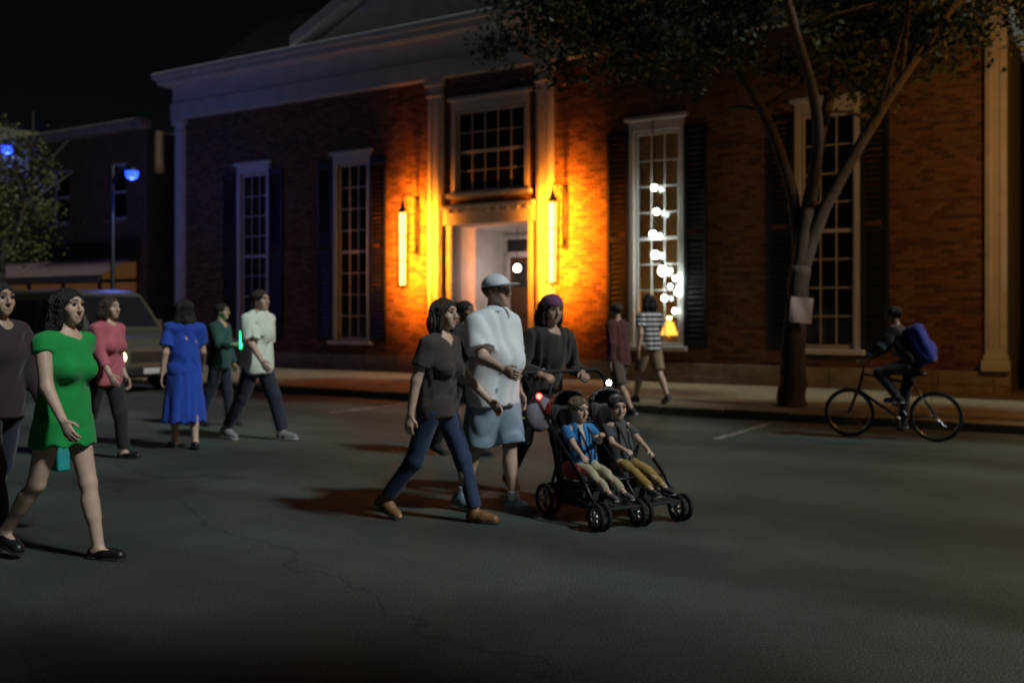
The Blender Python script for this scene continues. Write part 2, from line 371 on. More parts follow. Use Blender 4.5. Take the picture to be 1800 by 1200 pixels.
# windows with shutters
def window(x, hw, z0, z1, cols, rows, room=M_dark, shutters=True, name='window'):
    w0 = empty(name, (x, 0, 0)); w0.parent = bld
    c = MB(); c.box(-hw - .12, -hw, -.05, .12, z0 - .1, z1 + .22); c.box(hw, hw + .12, -.05, .12, z0 - .1, z1 + .22); c.box(-hw, hw, -.05, .12, z1, z1 + .22)
    c.build('frame', M_white, w0, bevel=.008)
    box_part('sill', (-hw - .2, hw + .2, -.16, .12, z0 - .1, z0 - .003), M_white, w0, .012)
    box_part('cap_moulding', (-hw - .2, hw + .2, -.12, .05, z1 + .223, z1 + .31), M_white, w0, .015)
    s = MB(); ys = .06
    s.box(-hw, -hw + .055, ys, ys + .05, z0, z1); s.box(hw - .055, hw, ys, ys + .05, z0, z1); s.box(-hw + .055, hw - .055, ys, ys + .05, z0, z0 + .08); s.box(-hw + .055, hw - .055, ys, ys + .05, z1 - .07, z1)
    zm = (z0 + z1) / 2; s.box(-hw + .055, hw - .055, ys - .01, ys + .052, zm - .035, zm + .035)
    s.build('sash', M_white, w0, bevel=.004)
    gx = [-hw + .055 + (2 * hw - .11) * i / cols for i in range(cols + 1)]
    gz = [z0 + .08 + (z1 - z0 - .15) * i / rows for i in range(rows + 1)]
    for a in gx[1:-1]: box_part('sash_bar', (a - .011, a + .011, ys + .004, ys + .04, z0 + .08, z1 - .07), M_white, w0, 0)
    for a in gz[1:-1]:
        if abs(a - zm) > .06: box_part('sash_bar', (-hw + .055, hw - .055, ys + .006, ys + .038, a - .011, a + .011), M_white, w0, 0)
    lit = room is not M_dark
    for i in range(cols):
        for j in range(rows):
            o = MB().box(gx[i] - .004, gx[i + 1] + .004, ys + .018, ys + .023, gz[j] - .004, gz[j + 1] + .004).build('pane', M_clear if lit else M_glass, w0)
            o.location = (0, 0, 0); o.rotation_euler = (0, 0, 0)
    if lit:
        rm = MB(); rm.box(-1.4, 1.4, 2.2, 2.25, .4, 6); rm.box(-1.45, -1.4, .33, 2.2, .4, 6); rm.box(1.4, 1.45, .33, 2.2, .4, 6); rm.box(-1.4, 1.4, .33, 2.2, .4, .45); rm.box(-1.4, 1.4, .33, 2.2, 5.95, 6)
        rm.build('room_lining', room, w0)
    if shutters:
        for sx in (-1, 1):
            a, b = sorted((sx * (hw + .125), sx * (hw + .125 + .5)))
            sh = MB(); sh.box(a, a + .07, -.075, -.03, z0 - .02, z1 + .05); sh.box(b - .07, b, -.075, -.03, z0 - .02, z1 + .05)
            zz = [z0 - .02, z0 + .12, zm - .06, zm + .06, z1 - .09, z1 + .05]
            for q in (0, 2, 4): sh.box(a + .07, b - .07, -.072, -.033, zz[q], zz[q + 1])
            so = sh.build('shutter', M_shut, w0, bevel=.004)
            nl = int((z1 - z0) / .11)
            for q in range(nl):
                z = z0 + .13 + q * .11
                if z > z1 - .15 or abs(z - zm) < .1: continue
                MB().add([(a + .07, -.068, z - .03), (b - .07, -.068, z - .03), (b - .07, -.036, z + .05), (a + .07, -.036, z + .05), (a + .07, -.06, z - .035), (b - .07, -.06, z - .035), (b - .07, -.028, z + .045), (a + .07, -.028, z + .045)],
                         [(0, 1, 2, 3), (7, 6, 5, 4), (0, 4, 5, 1), (3, 2, 6, 7)]).build('slat', M_shut, so)
    return w0
M_room = mat('lit_room_wall', (0.35, 0.24, 0.10), 0.9, 0.2)
for x in WX: window(x, WHW, WZ0, WZ1, 3, 8, M_room if x == WX[2] else M_dark)
window(0, UHW, UZ0, UZ1, 5, 4, shutters=False)

# ------------------------------------------------------------------ lamps
def add_light(name, kind, parent, loc, power, col, radius=.05, rot=None, spot=None, blend=.6):
    d = bpy.data.lights.new(name, kind); d.energy = power; d.color = col
    if kind in ('POINT', 'SPOT'): d.shadow_soft_size = radius
    if kind == 'SPOT': d.spot_size = spot; d.spot_blend = blend
    o = bpy.data.objects.new(name, d); COL.objects.link(o); o.parent = parent; o.location = loc
    if rot: o.rotation_euler = rot
    return o
M_amber = mat('amber_glass', (0.9, 0.6, 0.3), 0.4, emit=(1.0, 0.50, 0.10), estr=9)
M_bulbw = mat('white_bulb', (0.9, 0.9, 0.9), 0.3, emit=(0.86, 1.0, 0.93), estr=22)
ORANGE = (1.0, 0.245, 0.008)
def lantern(x, label):
    L0 = empty('wall_lantern', fw(x, -.60, 2.2), ANG, label, 'lantern', 'lanterns beside the hall door')
    h = 1.75; w = .105
    b = MB(); b.box(-.07, .07, .55, .585, .75, 2.15); b.tube([(0, .56, 2.0), (0, .5, 2.12), (0, .3, 2.2), (0, .1, 2.17), (0, 0, 2.1), (0, 0, 2.0)], .018); b.tube([(0, .56, .95), (0, .4, .8), (0, .2, .8), (0, .10, .86)], .014)
    b.build('bracket', M_iron, L0)
    f = MB()
    for sx in (-1, 1):
        for sy in (-1, 1): f.tube([(sx * w * .8, sy * w * .8, 0), (sx * w, sy * w, h)], .016, 6)
    f.box(-w, w, -w, w, -.03, -.002); 
    for zz in (.58, 1.16): 
        for sgn in (-1, 1):
            f.box(-w, w, sgn * w * .93 - .006, sgn * w * .93 + .006, zz - .008, zz + .008); f.box(sgn * w * .93 - .006, sgn * w * .93 + .006, -w, w, zz - .008, zz + .008)
    f.build('cage', M_iron, L0)
    MB().lathe([(w * 1.35, h), (w * 1.35, h + .03), (w * .8, h + .08), (w * .35, h + .2), (.02, h + .24), (.03, h + .28), (0, h + .32)], n=4).build('cap', M_iron, L0)
    MB().lathe([(.0, -.12), (.03, -.1), (.015, -.06), (w * .7, -.03)], n=8).build('finial', M_iron, L0)
    MB().lathe([(.055, .02), (.058, .3), (.064, h * .6), (.068, h - .04)], n=14).build('glass', M_amber, L0, True)
    # the lamp throws light up and down the wall behind it
    for z, pw in ((.1, 30), (.65, 30), (1.2, 30), (1.7, 36)):
        add_light('lamp_light', 'SPOT', L0, (0, .085, z), pw * 10, ORANGE, .04, (R(90), 0, 0), R(160), .35)
    add_light('lamp_light', 'SPOT', L0, (0, .14, h - .03), 420, ORANGE, .05, (R(180 - 38), 0, 0), R(80), 1.0)
    add_light('lamp_light', 'SPOT', L0, (0, .14, .02), 150, ORANGE, .05, (R(38), 0, 0), R(70), 1.0)
    return L0
lantern(-2.08, 'tall black iron wall lantern glowing orange, next to the dark unlit window')
lantern(2.0, 'tall black iron wall lantern glowing orange, next to the window with white bulbs')
pd = empty('pendant_lamp', fw(0, 1.2, 2.62), ANG, 'small bright white globe lamp hanging inside the door recess', 'lamp')
MB().tube([(0, 0, .18), (0, 0, .99)], .008, 6).build('cord', M_iron, pd)
MB().lathe([(0, .2), (.05, .19), (.06, .12), (.075, .1)], n=14).build('cap', M_iron, pd, True)
MB().lathe([(0, -.07)] + [(.085 * math.sin(t), .01 - .085 * math.cos(t)) for t in [math.pi * k / 9 for k in range(1, 8)]] + [(.05, .1)], n=16).build('globe', M_bulbw, pd, True)
add_light('lamp_light', 'POINT', pd, (0, -.0, -.2), 17, (1.0, .78, .70), .09)
# string of white bulbs down the window; upper ones added along a light streak
def bulbs():
    pts = [(1150, 330, .06), (1154, 372, .06), (1148, 412, .07), (1152, 448, .075), (1165, 476, .095), (1187, 489, .05), (1178, 503, .04), (1190, 514, .05), (1168, 524, .06), (1186, 546, .05)]
    s = empty('string_light', fw(4.1, -.1, 3.0), ANG, 'string of bright white bulbs, upper ones added along a light streak, hanging down the tall window beside the orange lantern', 'string lights')
    def loc(x, y, yl):                          # point on the plane y = yl in front of the wall under a photo pixel
        ray = px(x, y, 1) - Vector((0, 0, EYE)); k = (FC.dot(N) + (-yl)) / ray.dot(N); q = Vector((0, 0, EYE)) + ray * k
        r = q - fw(4.1, -.1, 3.0); return Vector((r.dot(U), -r.dot(N), r.z))
    P3 = []
    for (x, y, r) in pts:
        q = loc(x, y, -.1); P3.append(q)
        b = MB().lathe([(r * math.sin(t), -r * math.cos(t) * 1.15) for t in [math.pi * k / 8 for k in range(9)]], c=q, n=12).build('bulb', M_bulbw, s, True)
        MB().lathe([(r * .45, 0), (r * .5, r * .8), (0, r * .85)], c=q + Vector((0, 0, r * .95)), n=8).build('socket', M_iron, b)
    order = sorted(P3, key=lambda q: -q.z)
    cb = [Vector((order[0].x - .05, 0.03, 2.6))] + [q + Vector((0, 0.02, .07)) for q in order]
    MB().tube(cb, .011, 6).build('cable', M_iron, s)
    add_light('lamp_light', 'POINT', s, order[1] + Vector((0, -.12, -.02)), 4, (.8, 1, .9), .08)
    add_light('lamp_light', 'POINT', s, order[5] + Vector((0, -.12, -.02)), 5, (.8, 1, .9), .08)
bulbs()
tl = empty('assumed_table_lamp', fw(4.25, .45, .46), ANG, 'assumed small golden table lamp glowing behind the lit window', 'lamp')  # assumed lamp, put in for the gold glow low in this window
MB().lathe([(0, 0), (.11, .01), (.1, .03), (.03, .06), (.025, .35), (.06, .45), (.02, .6), (.015, .75)], n=14).build('stem', M_brass, tl, True)
MB().lathe([(.18, .62), (.09, .9)], n=18).build('lamp_shade', mat('lit_shade', (.8, .5, .15), .8, emit=(1, .45, .05), estr=2.5), tl, True)
add_light('lamp_light', 'POINT', tl, (0, .0, .98), 22, (1, .5, .1), .05)

# ------------------------------------------------------------------ figures: distance fields turned into one continuous surface
class Field:
    def __init__(s): s.p = []
    def cap(s, a, b, ra, rb, k=.03, ax=None, f=1.0, clip=None, infl=0.0):
        s.p.append(('c', np.array(a, float), np.array(b, float), ra + infl, rb + infl, k, None if ax is None else np.array(ax, float), f, clip)); return s
    def ell(s, c, r, k=.02, rot=None, neg=False, clip=None):
        s.p.append(('n' if neg else 'e', np.array(c, float), np.array(r, float), k, rot, clip)); return s
    def fn(s, f, lo, hi, k=.02): s.p.append(('f', f, np.array(lo, float), np.array(hi, float), k)); return s
    def bounds(s):
        lo = np.full(3, 1e9); hi = -lo
        for q in s.p:
            if q[0] == 'c':
                r = max(q[3], q[4]) / min(1, q[7] if q[7] > 0 else 1) + .02
                a = np.minimum(q[1], q[2]) - r; b = np.maximum(q[1], q[2]) + r
            elif q[0] == 'e': r = max(q[2]) + .02; a = q[1] - r; b = q[1] + r
            elif q[0] == 'f': a, b = q[2], q[3]
            else: continue
            lo = np.minimum(lo, a); hi = np.maximum(hi, b)
        return lo, hi
    def mesh(s, h, post=None, smooth_iter=1):
        lo, hi = s.bounds(); lo = lo - 2.5 * h; hi = hi + 2.5 * h
        n = np.ceil((hi - lo) / h).astype(int) + 1
        axs = [lo[i] + h * np.arange(n[i]) for i in range(3)]
        D = np.full(n, .12)
        for q in s.p:
            if q[0] == 'c': r = max(q[3], q[4]) / min(1, q[7]) + .1 ; a = np.minimum(q[1], q[2]) - r; b = np.maximum(q[1], q[2]) + r
            elif q[0] in 'en': r = max(q[2]) + .09; a = q[1] - r; b = q[1] + r
            else: a, b = q[2] - .03, q[3] + .03
            i0 = np.clip(np.floor((a - lo) / h).astype(int), 0, n); i1 = np.clip(np.ceil((b - lo) / h).astype(int) + 1, 0, n)
            if np.any(i1 <= i0): continue
            sl = tuple(slice(i0[i], i1[i]) for i in range(3))
            X = np.stack(np.meshgrid(*[axs[i][sl[i]] for i in range(3)], indexing='ij'), -1)
            clip = None
            if q[0] == 'c':
                _, A, B, ra, rb, k, ax, f, clip = q
                P = X - A; BA = B - A
                if ax is not None:
                    ax = ax / np.linalg.norm(ax); P = P + (P @ ax)[..., None] * ax * (1 / f - 1); BA = BA + (BA @ ax) * ax * (1 / f - 1)
                t = np.clip((P @ BA) / (BA @ BA + 1e-9), 0, 1)
                d = np.linalg.norm(P - t[..., None] * BA, axis=-1) - (ra + (rb - ra) * t)
                if ax is not None: d = d * max(f, .6)
            elif q[0] in 'en':
                _, c, r, k, rot, clip = q
                P = X - c
                if rot is not None: P = P @ rot
                l = np.linalg.norm(P / r, axis=-1); d = (l - 1) * min(r)
            else: d = q[1](X); k = q[4]
            if clip is not None:
                for (cp, cn) in clip: d = np.maximum(d, (X - np.array(cp)) @ np.array(cn))
            cur = D[sl]
            if q[0] == 'n':
                hh = np.clip(.5 - .5 * (cur + d) / k, 0, 1); D[sl] = cur + (-d - cur) * hh + k * hh * (1 - hh)
            else:
                hh = np.clip(.5 + .5 * (cur - d) / k, 0, 1); D[sl] = cur + (d - cur) * hh - k * hh * (1 - hh)
        if post is not None:
            X = np.stack(np.meshgrid(*axs, indexing='ij'), -1); D = post(X, D)
        V, Q = surface_net(D, lo, h)
        return V, Q
def surface_net(D, lo, h):
    S = D < 0; nx, ny, nz = D.shape
    cnt = np.zeros((nx - 1, ny - 1, nz - 1), np.int8)
    offs = [(i, j, k) for i in (0, 1) for j in (0, 1) for k in (0, 1)]
    for (i, j, k) in offs: cnt += S[i:nx - 1 + i, j:ny - 1 + j, k:nz - 1 + k]
    act = np.argwhere((cnt > 0) & (cnt < 8))
    idx = np.full(cnt.shape, -1, np.int64); idx[act[:, 0], act[:, 1], act[:, 2]] = np.arange(len(act))
    val = {o: D[act[:, 0] + o[0], act[:, 1] + o[1], act[:, 2] + o[2]] for o in offs}
    acc = np.zeros((len(act), 3)); num = np.zeros(len(act))
    for o in offs:
        for ax in range(3):
            if o[ax]: continue
            o2 = list(o); o2[ax] = 1; o2 = tuple(o2); f0, f1 = val[o], val[o2]
            m = (f0 < 0) != (f1 < 0); t = np.where(m, f0 / np.where(m, f0 - f1, 1), 0)
            p = np.array(o, float) + np.zeros((len(act), 3)); p[:, ax] += t
            acc += p * m[:, None]; num += m
    V = (act + acc / num[:, None]) * h + lo
    Q = []
    for ax in range(3):
        a1, a2 = [(1, 2), (2, 0), (0, 1)][ax]
        sl0 = [slice(None)] * 3; sl1 = [slice(None)] * 3; sl0[ax] = slice(0, -1); sl1[ax] = slice(1, None)
        df = S[tuple(sl0)] != S[tuple(sl1)]; e = np.argwhere(df)
        ok = (e[:, a1] > 0) & (e[:, a2] > 0) & (e[:, a1] < D.shape[a1] - 1) & (e[:, a2] < D.shape[a2] - 1); e = e[ok]
        if len(e) == 0: continue
        def c(d1, d2):
            q = e.copy(); q[:, a1] -= d1; q[:, a2] -= d2; return idx[q[:, 0], q[:, 1], q[:, 2]]
        quad = np.stack([c(1, 1), c(0, 1), c(0, 0), c(1, 0)], 1)
        ins = S[e[:, 0], e[:, 1], e[:, 2]]; quad[~ins] = quad[~ins][:, ::-1]; Q.append(quad)
    return V, np.concatenate(Q)
def rx(v, a): c, s = math.cos(a), math.sin(a); return np.array([v[0], c * v[1] - s * v[2], s * v[1] + c * v[2]])
def rotz_m(a): c, s = math.cos(a), math.sin(a); return np.array([[c, -s, 0], [s, c, 0], [0, 0, 1.0]])
def rotx_m(a): c, s = math.cos(a), math.sin(a); return np.array([[1.0, 0, 0], [0, c, -s], [0, s, c]])
def unit(v): v = np.array(v, float); return v / (np.linalg.norm(v) + 1e-9)
def ik(a, t, l1, l2, pole):
    d = t - a; L = min(np.linalg.norm(d), (l1 + l2) * .995); u = unit(d); x = (L * L + l1 * l1 - l2 * l2) / (2 * L)
    y = math.sqrt(max(l1 * l1 - x * x, 0)); p = np.array(pole, float); p = unit(p - u * (p @ u)); return a + u * x + p * y, a + u * L
def wrinkle(seed, amp, freq=22):
    r = np.random.RandomState(seed); ks = r.normal(size=(4, 3)) * freq * np.array([1, 1, .55]); ph = r.uniform(0, 6.3, 4)
    def f(X, D):
        m = np.abs(D) < .06; P = X[m]
        w0 = np.sin(P @ ks[0] * .5 + ph[0]) * 1.6; w1 = np.sin(P @ ks[1] + ph[1] + w0); w2 = np.sin(P @ ks[2] * 1.7 + ph[2] + w1)
        D = D.copy(); D[m] += amp * (.55 * w1 + .30 * w2 + .35 * np.maximum(w1 * w2, 0)); return D
    return f
SKIN = lambda n, c: mat('skin_' + n, c, .5, .08, 10, .05, 80)
M_lip = mat('lips', (.38, .215, .17), .5)
M_eyew = mat('eye_white', (.42, .40, .38), .3); M_eyed = mat('eye_dark', (.02, .012, .008), .2)
def cloth(name, c, rough=.85, var=.16): return mat('cloth_' + name, c, rough, var, 7, .22, 260, sheen=.15)
def hairm(name, c): return mat('hair_' + name, c, .55, .35, 30, .6, 50, stretch=(6, 6, .7))

def person(loc, yaw, label, group, H=1.72, lean=4, hip=(18, -12), knee=(6, 22), toe=(0, 18), sh=((-14, 6), (14, 6)), el=(18, 22), hand=(None, None), foot=(None, None),
           head=(0, 0), bulk=1.0, belly=0.0, bust=0.0, skin=('mid', (.42, .27, .2)), hair=('brown', (.05, .03, .018)), hairstyle='short', headscale=1.0,
           top=None, bottom=None, shoe=None, extra=None, res=.0105, base=None, curl=28, mesh_seed=0, swing=0.0, arm_in=(0, 0), elbow_pole=None):
    k = H / 1.75
    root = empty('person', loc, yaw, label, 'person', group)
    A = lambda x, y, z: np.array([x, y, z], float) * k
    pel = A(0, 0, .93); lr = R(-lean)
    up = lambda v: pel + rx(np.array(v) * k, lr)        # point given relative to the pelvis, leaned
    chest, neckb = up((0, .01, .34)), up((0, -.01, .505)); headc = neckb + np.array([0, .035 + math.sin(R(lean)) * .06, .195 * 1.0]) * k * (.55 + .45 * headscale)
    sw = R(swing)
    hips = [pel + A(-.09, 0, -.02), pel + A(.09, 0, -.02)]
    shw = .178 * (1 + .5 * (bulk - 1))
    sho = [up((-shw, -.01, .475)), up((shw, -.01, .475))]
    T, S_, UA, FA = .425 * k, .415 * k, .285 * k, .255 * k
    J = []
    for i in (0, 1):
        sgn = -1 if i == 0 else 1
        if foot[i] is not None:
            kn, an = ik(hips[i], np.array(foot[i], float), T, S_, (sgn * .12, 1, .1)); fdir = unit((sgn * .05, 1, 0)); fp = 0
        else:
            f = R(hip[i]); kn = hips[i] + np.array([sgn * .01, math.sin(f), -math.cos(f)]) * T
            g2 = f - R(knee[i]); an = kn + np.array([0, math.sin(g2), -math.cos(g2)]) * S_
            fp = R(toe[i]); fdir = unit((sgn * .12, math.cos(fp), -math.sin(fp)))
        J.append((kn, an, fdir, fp))
    soles = []
    for i in (0, 1):
        kn, an, fd, fp = J[i]; heel = an - fd * .055 * k + np.array([0, 0, -.075]) * k; toe_ = an + fd * .17 * k + np.array([0, 0, -.075]) * k; soles.append(min(heel[2], toe_[2]))
    dz = -min(soles) if base is None else base - pel[2]
    sh_v = np.array([0, 0, dz]); pel = pel + sh_v; chest = chest + sh_v; neckb = neckb + sh_v; headc = headc + sh_v
    hips = [p + sh_v for p in hips]; sho = [p + sh_v for p in sho]
    if base is None: J = [(a + sh_v, b + sh_v, c, d) for a, b, c, d in J]
    else:
        J2 = []
        for i in (0, 1):
            sgn = -1 if i == 0 else 1
            if foot[i] is not None:
                kn, an = ik(hips[i], np.array(foot[i], float), T, S_, (sgn * .12, 1, .1)); J2.append((kn, an, unit((sgn * .05, 1, 0)), 0))
            else: a, b, c, d = J[i]; J2.append((a + sh_v, b + sh_v, c, d))
        J = J2
    ARM = []
    for i in (0, 1):
        sgn = -1 if i == 0 else 1
        if hand[i] is not None:
            e, wv = ik(sho[i], np.array(hand[i], float), UA, FA, elbow_pole or (sgn * .5, -.6, -.8))
        else:
            f, a = R(sh[i][0]), R(sh[i][1]); e = sho[i] + np.array([sgn * math.sin(a), math.sin(f) * math.cos(a), -math.cos(f) * math.cos(a)]) * UA
            f2 = f + R(el[i]); a2 = a - R(arm_in[i]); wv = e + np.array([sgn * math.sin(a2), math.sin(f2) * math.cos(a2), -math.cos(f2) * math.cos(a2)]) * FA
        ARM.append((e, wv))
    b_ = bulk
    YA = (0, 1, 0)
    uvec = unit(neckb - pel); fax = unit(np.cross((1, 0, 0), uvec)); fax = fax if fax[1] > 0 else -fax
    # primitives, used again for the clothes
    torso = [(pel + A(-.05, -.01, .0), pel + A(.05, -.01, 0), .118 * b_ * k, .118 * b_ * k, YA, .85),
             (pel, pel + uvec * .2 * k, .135 * b_ * k, .125 * b_ * k, fax, .74),
             (pel + uvec * .2 * k, chest, .128 * b_ * k, .152 * b_ * k, fax, .72),
             (chest, chest + uvec * .09 * k, .155 * b_ * k, .135 * b_ * k, fax, .70),
             (sho[0] * .8 + sho[1] * .2, sho[1] * .8 + sho[0] * .2, .062 * b_ * k, .062 * b_ * k, None, 1)]
    if belly: torso.append((pel + uvec * .12 * k + fax * .05 * k, pel + uvec * .2 * k + fax * (.05 + belly) * k, .12 * k, .125 * b_ * k, None, 1))
    if bust:
        for sx in (-1, 1): torso.append((chest + A(sx * .07, .05, -.02), chest + np.array([sx * .075, 0, -.035]) * k + fax * (.075 + bust) * k, .06 * k, .055 * k, None, 1))
    arms = [[(sho[i], ARM[i][0], .052 * b_ * k, .041 * b_ * k), (ARM[i][0], ARM[i][1], .041 * b_ * k, .027 * k)] for i in (0, 1)]
    legs = [[(hips[i], J[i][0], .086 * b_ * k, .055 * k), (J[i][0], J[i][1], .054 * k, .036 * k)] for i in (0, 1)]
    # --- body
    B = Field()
    for a, b, ra, rb, ax, f in torso: B.cap(a, b, ra, rb, .05 * k, ax, f)
    for i in (0, 1):
        for a, b, ra, rb in arms[i]: B.cap(a, b, ra, rb, .02 * k)
        for a, b, ra, rb in legs[i]: B.cap(a, b, ra, rb, .02 * k)
        kn, an, fd, fp = J[i]; calf = kn + (an - kn) * .3 - unit(fd) * .018 * k; B.cap(calf, kn + (an - kn) * .5 - fd * .008 * k, .047 * k, .04 * k, .04 * k)
        dn = np.array([0, 0, -.045 * k]); B.cap(an - fd * .03 * k + dn * .8, an + fd * .15 * k + dn * 1.1, .036 * k, .026 * k, .03 * k)
    B.cap(neckb - uvec * .05 * k, headc + np.array([0, -.025, -.05]) * k, .058 * k, .052 * k, .04 * k)
    V1, Q1 = B.mesh(res)
    # --- head
    hs = k * headscale; HR = rotz_m(R(head[0])) @ rotx_m(R(-head[1]))
    hp = lambda x, y, z: headc + HR @ (np.array([x, y, z]) * hs)
    Hf = Field()
    Hf.cap(neckb - uvec * .02 * k, hp(0, -.022, -.05), .056 * k, .052 * k, .03 * k)
    Hf.ell(hp(0, -.012, .03), np.array([.073, .093, .083]) * hs, .02 * hs, HR)
    Hf.cap(hp(0, .02, -.015), hp(0, .052, -.082), .058 * hs, .030 * hs, .03 * hs)
    for sx in (-1, 1):
        Hf.cap(hp(sx * .035, .05, -.02), hp(sx * .022, .055, -.06), .030 * hs, .024 * hs, .02 * hs)
        Hf.cap(hp(sx * .012, .080, .042), hp(sx * .045, .066, .040), .012 * hs, .010 * hs, .012 * hs)
        Hf.ell(hp(sx * .032, .094, .020), np.array([.017, .016, .011]) * hs, .008 * hs, HR, neg=True)
        Hf.cap(hp(sx * .074, -.012, .016), hp(sx * .070, -.006, -.02), .015 * hs, .010 * hs, .006 * hs, HR @ np.array([1.0, 0, 0]), .45)
        Hf.cap(hp(sx * .010, .092, -.022), hp(sx * .008, .096, -.022), .009 * hs, .008 * hs, .006 * hs)
    Hf.cap(hp(0, .078, .032), hp(0, .104, -.018), .008 * hs, .0125 * hs, .010 * hs)
    Hf.cap(hp(-.017, .080, -.052), hp(.017, .080, -.052), .0062 * hs, .0062 * hs, .006 * hs)
    Hf.cap(hp(-.014, .079, -.064), hp(.014, .079, -.064), .0070 * hs, .0070 * hs, .005 * hs)
    V2, Q2 = Hf.mesh(res * .5)
    # --- hands
    parts = [(V1, Q1), (V2, Q2)]; lips_from = len(Q1)
    for i in (0, 1):
        sgn = -1 if i == 0 else 1; e, wv = ARM[i]; d = unit(wv - e)
        n = np.array([-sgn, 0, -.15]) if hand[i] is None else np.array([-sgn * .3, 0, -1.0]); n = unit(n - d * (n @ d)); wx = np.cross(n, d) * (1 if i == 0 else -1)
        if wx[1] < 0 and hand[i] is None: wx = -wx
        Hd = Field(); Hd.cap(e + (wv - e) * .8, wv, .029 * k, .026 * k, .02 * k)
        Hd.cap(wv + d * .015 * k, wv + d * .075 * k, .030 * k, .038 * k, .015 * k, n, .42)
        c0 = R(curl if hand[i] is None else 62)
        for q, (o, ln) in enumerate(((.030, .072), (.010, .082), (-.010, .076), (-.029, .060))):
            r0 = wv + d * .085 * k + wx * o * k; d1 = d * math.cos(c0 * .5) + n * math.sin(c0 * .5); d2 = d * math.cos(c0 * 1.4) + n * math.sin(c0 * 1.4); d3 = d * math.cos(c0 * 2.1) + n * math.sin(c0 * 2.1)
            p1 = r0 + d1 * ln * .45 * k; p2 = p1 + d2 * ln * .33 * k; p3 = p2 + d3 * ln * .25 * k
            Hd.cap(r0, p1, .0095 * k, .0088 * k, .003); Hd.cap(p1, p2, .0088 * k, .008 * k, .003); Hd.cap(p2, p3, .008 * k, .007 * k, .003)
        t0 = wv + d * .03 * k + wx * .026 * k; t1 = t0 + unit(d * .75 + wx * .65 + n * .35) * .04 * k; t2 = t1 + unit(d * .9 + wx * .15 + n * .5) * .032 * k
        Hd.cap(t0, t1, .0125 * k, .0105 * k, .008); Hd.cap(t1, t2, .0105 * k, .008 * k, .003)
        parts.append(Hd.mesh(res * .5))
    Vs, Qs, b0 = [], [], 0
    for V, Q in parts: Vs.append(V); Qs.append(Q + b0); b0 += len(V)
    V = np.concatenate(Vs); Q = np.concatenate(Qs); cen = V[Q].mean(1); loc_h = (cen - headc) @ HR / hs
    mi = np.zeros(len(Q), int)
    mi[(np.abs(loc_h[:, 0]) < .024) & (loc_h[:, 1] > .078) & (np.abs(loc_h[:, 2] + .058) < .010)] = 1
    mi[(np.abs(np.abs(loc_h[:, 0]) - .03) < .019) & (loc_h[:, 1] > .06) & (np.abs(loc_h[:, 2] - .046) < .005)] = 2
    body = mesh_obj('body', V, Q, [SKIN(*skin), M_lip, hairm(*hair)], root, mi, True)
    for sx in (-1, 1):
        c = hp(sx * .032, .0745, .020); e = MB(); r_ = .0125 * hs
        e.lathe([(r_ * math.sin(t), r_ * math.cos(t)) for t in [math.pi * q / 10 for q in range(11)]], n=12)
        mm = [1 if q < 12 * 4 else 0 for q in range(len(e.f))]
        VV = [tuple(c + HR @ np.array((p[0], p[2], p[1]))) for p in e.v]
        mesh_obj('eye', VV, e.f, [M_eyew, M_eyed], root, mm, True)
    # --- hair
    if hairstyle:
        hf = Field(); hm = hairm(*hair)
        hf.ell(hp(0, -.018, .040), np.array([.084, .104, .086]) * hs, .01, HR)
        if hairstyle in ('long', 'bob'):
            ln = .30 if hairstyle == 'long' else .16
            for sx in (-1, 0, 1):
                hf.cap(hp(sx * .055, -.05 - (.02 if sx == 0 else 0), .02), hp(sx * .075, -.055 - (.03 if sx == 0 else 0), .02 - ln * .55), .05 * hs, .048 * hs, .03)
                hf.cap(hp(sx * .075, -.055 - (.03 if sx == 0 else 0), .02 - ln * .55), hp(sx * .085, -.06, -ln), .048 * hs, .022 * hs, .03)
            for sx in (-1, 1): hf.cap(hp(sx * .074, .012, .05), hp(sx * .082, .008, -.11), .022 * hs, .02 * hs, .02)
        if hairstyle == 'bun': hf.ell(hp(0, -.12, .07), np.array([.05, .045, .045]) * hs, .015, HR)
        if hairstyle == 'tail':
            hf.cap(hp(0, -.10, .06), hp(0, -.15, .0), .03 * hs, .035 * hs, .02); hf.cap(hp(0, -.15, .0), hp(0, -.13, -.16), .035 * hs, .012 * hs, .02)
        hf.ell(hp(0, .092, -.010), np.array([.068, .074, .088]) * hs, .012, HR, neg=True)
        if hairstyle in ('short', 'bun', 'tail'): hf.ell(hp(0, .03, -.105), np.array([.12, .10, .085]) * hs, .02, HR, neg=True)
        r_ = np.random.RandomState(mesh_seed + 5)
        def strands(X, D):
            P = (X - headc) @ HR; th = np.arctan2(P[..., 0], -P[..., 1] + 1e-6)
            return D + .0052 * np.sin(th * 34 + 6 * np.sin(P[..., 2] * 26)) + +.0034 * np.sin(th * 71 + P[..., 2] * 40)
        V, Q = hf.mesh(res * .6, strands); mesh_obj('hair', V, Q, hm, root, None, True)
    # --- clothes
    def garment(name, fld, m, amp=.005, freq=24, res_=res * .9):
        V, Q = fld.mesh(res_, wrinkle(mesh_seed + len(name), amp, freq)); return mesh_obj(name, V, Q, m, root, None, True)
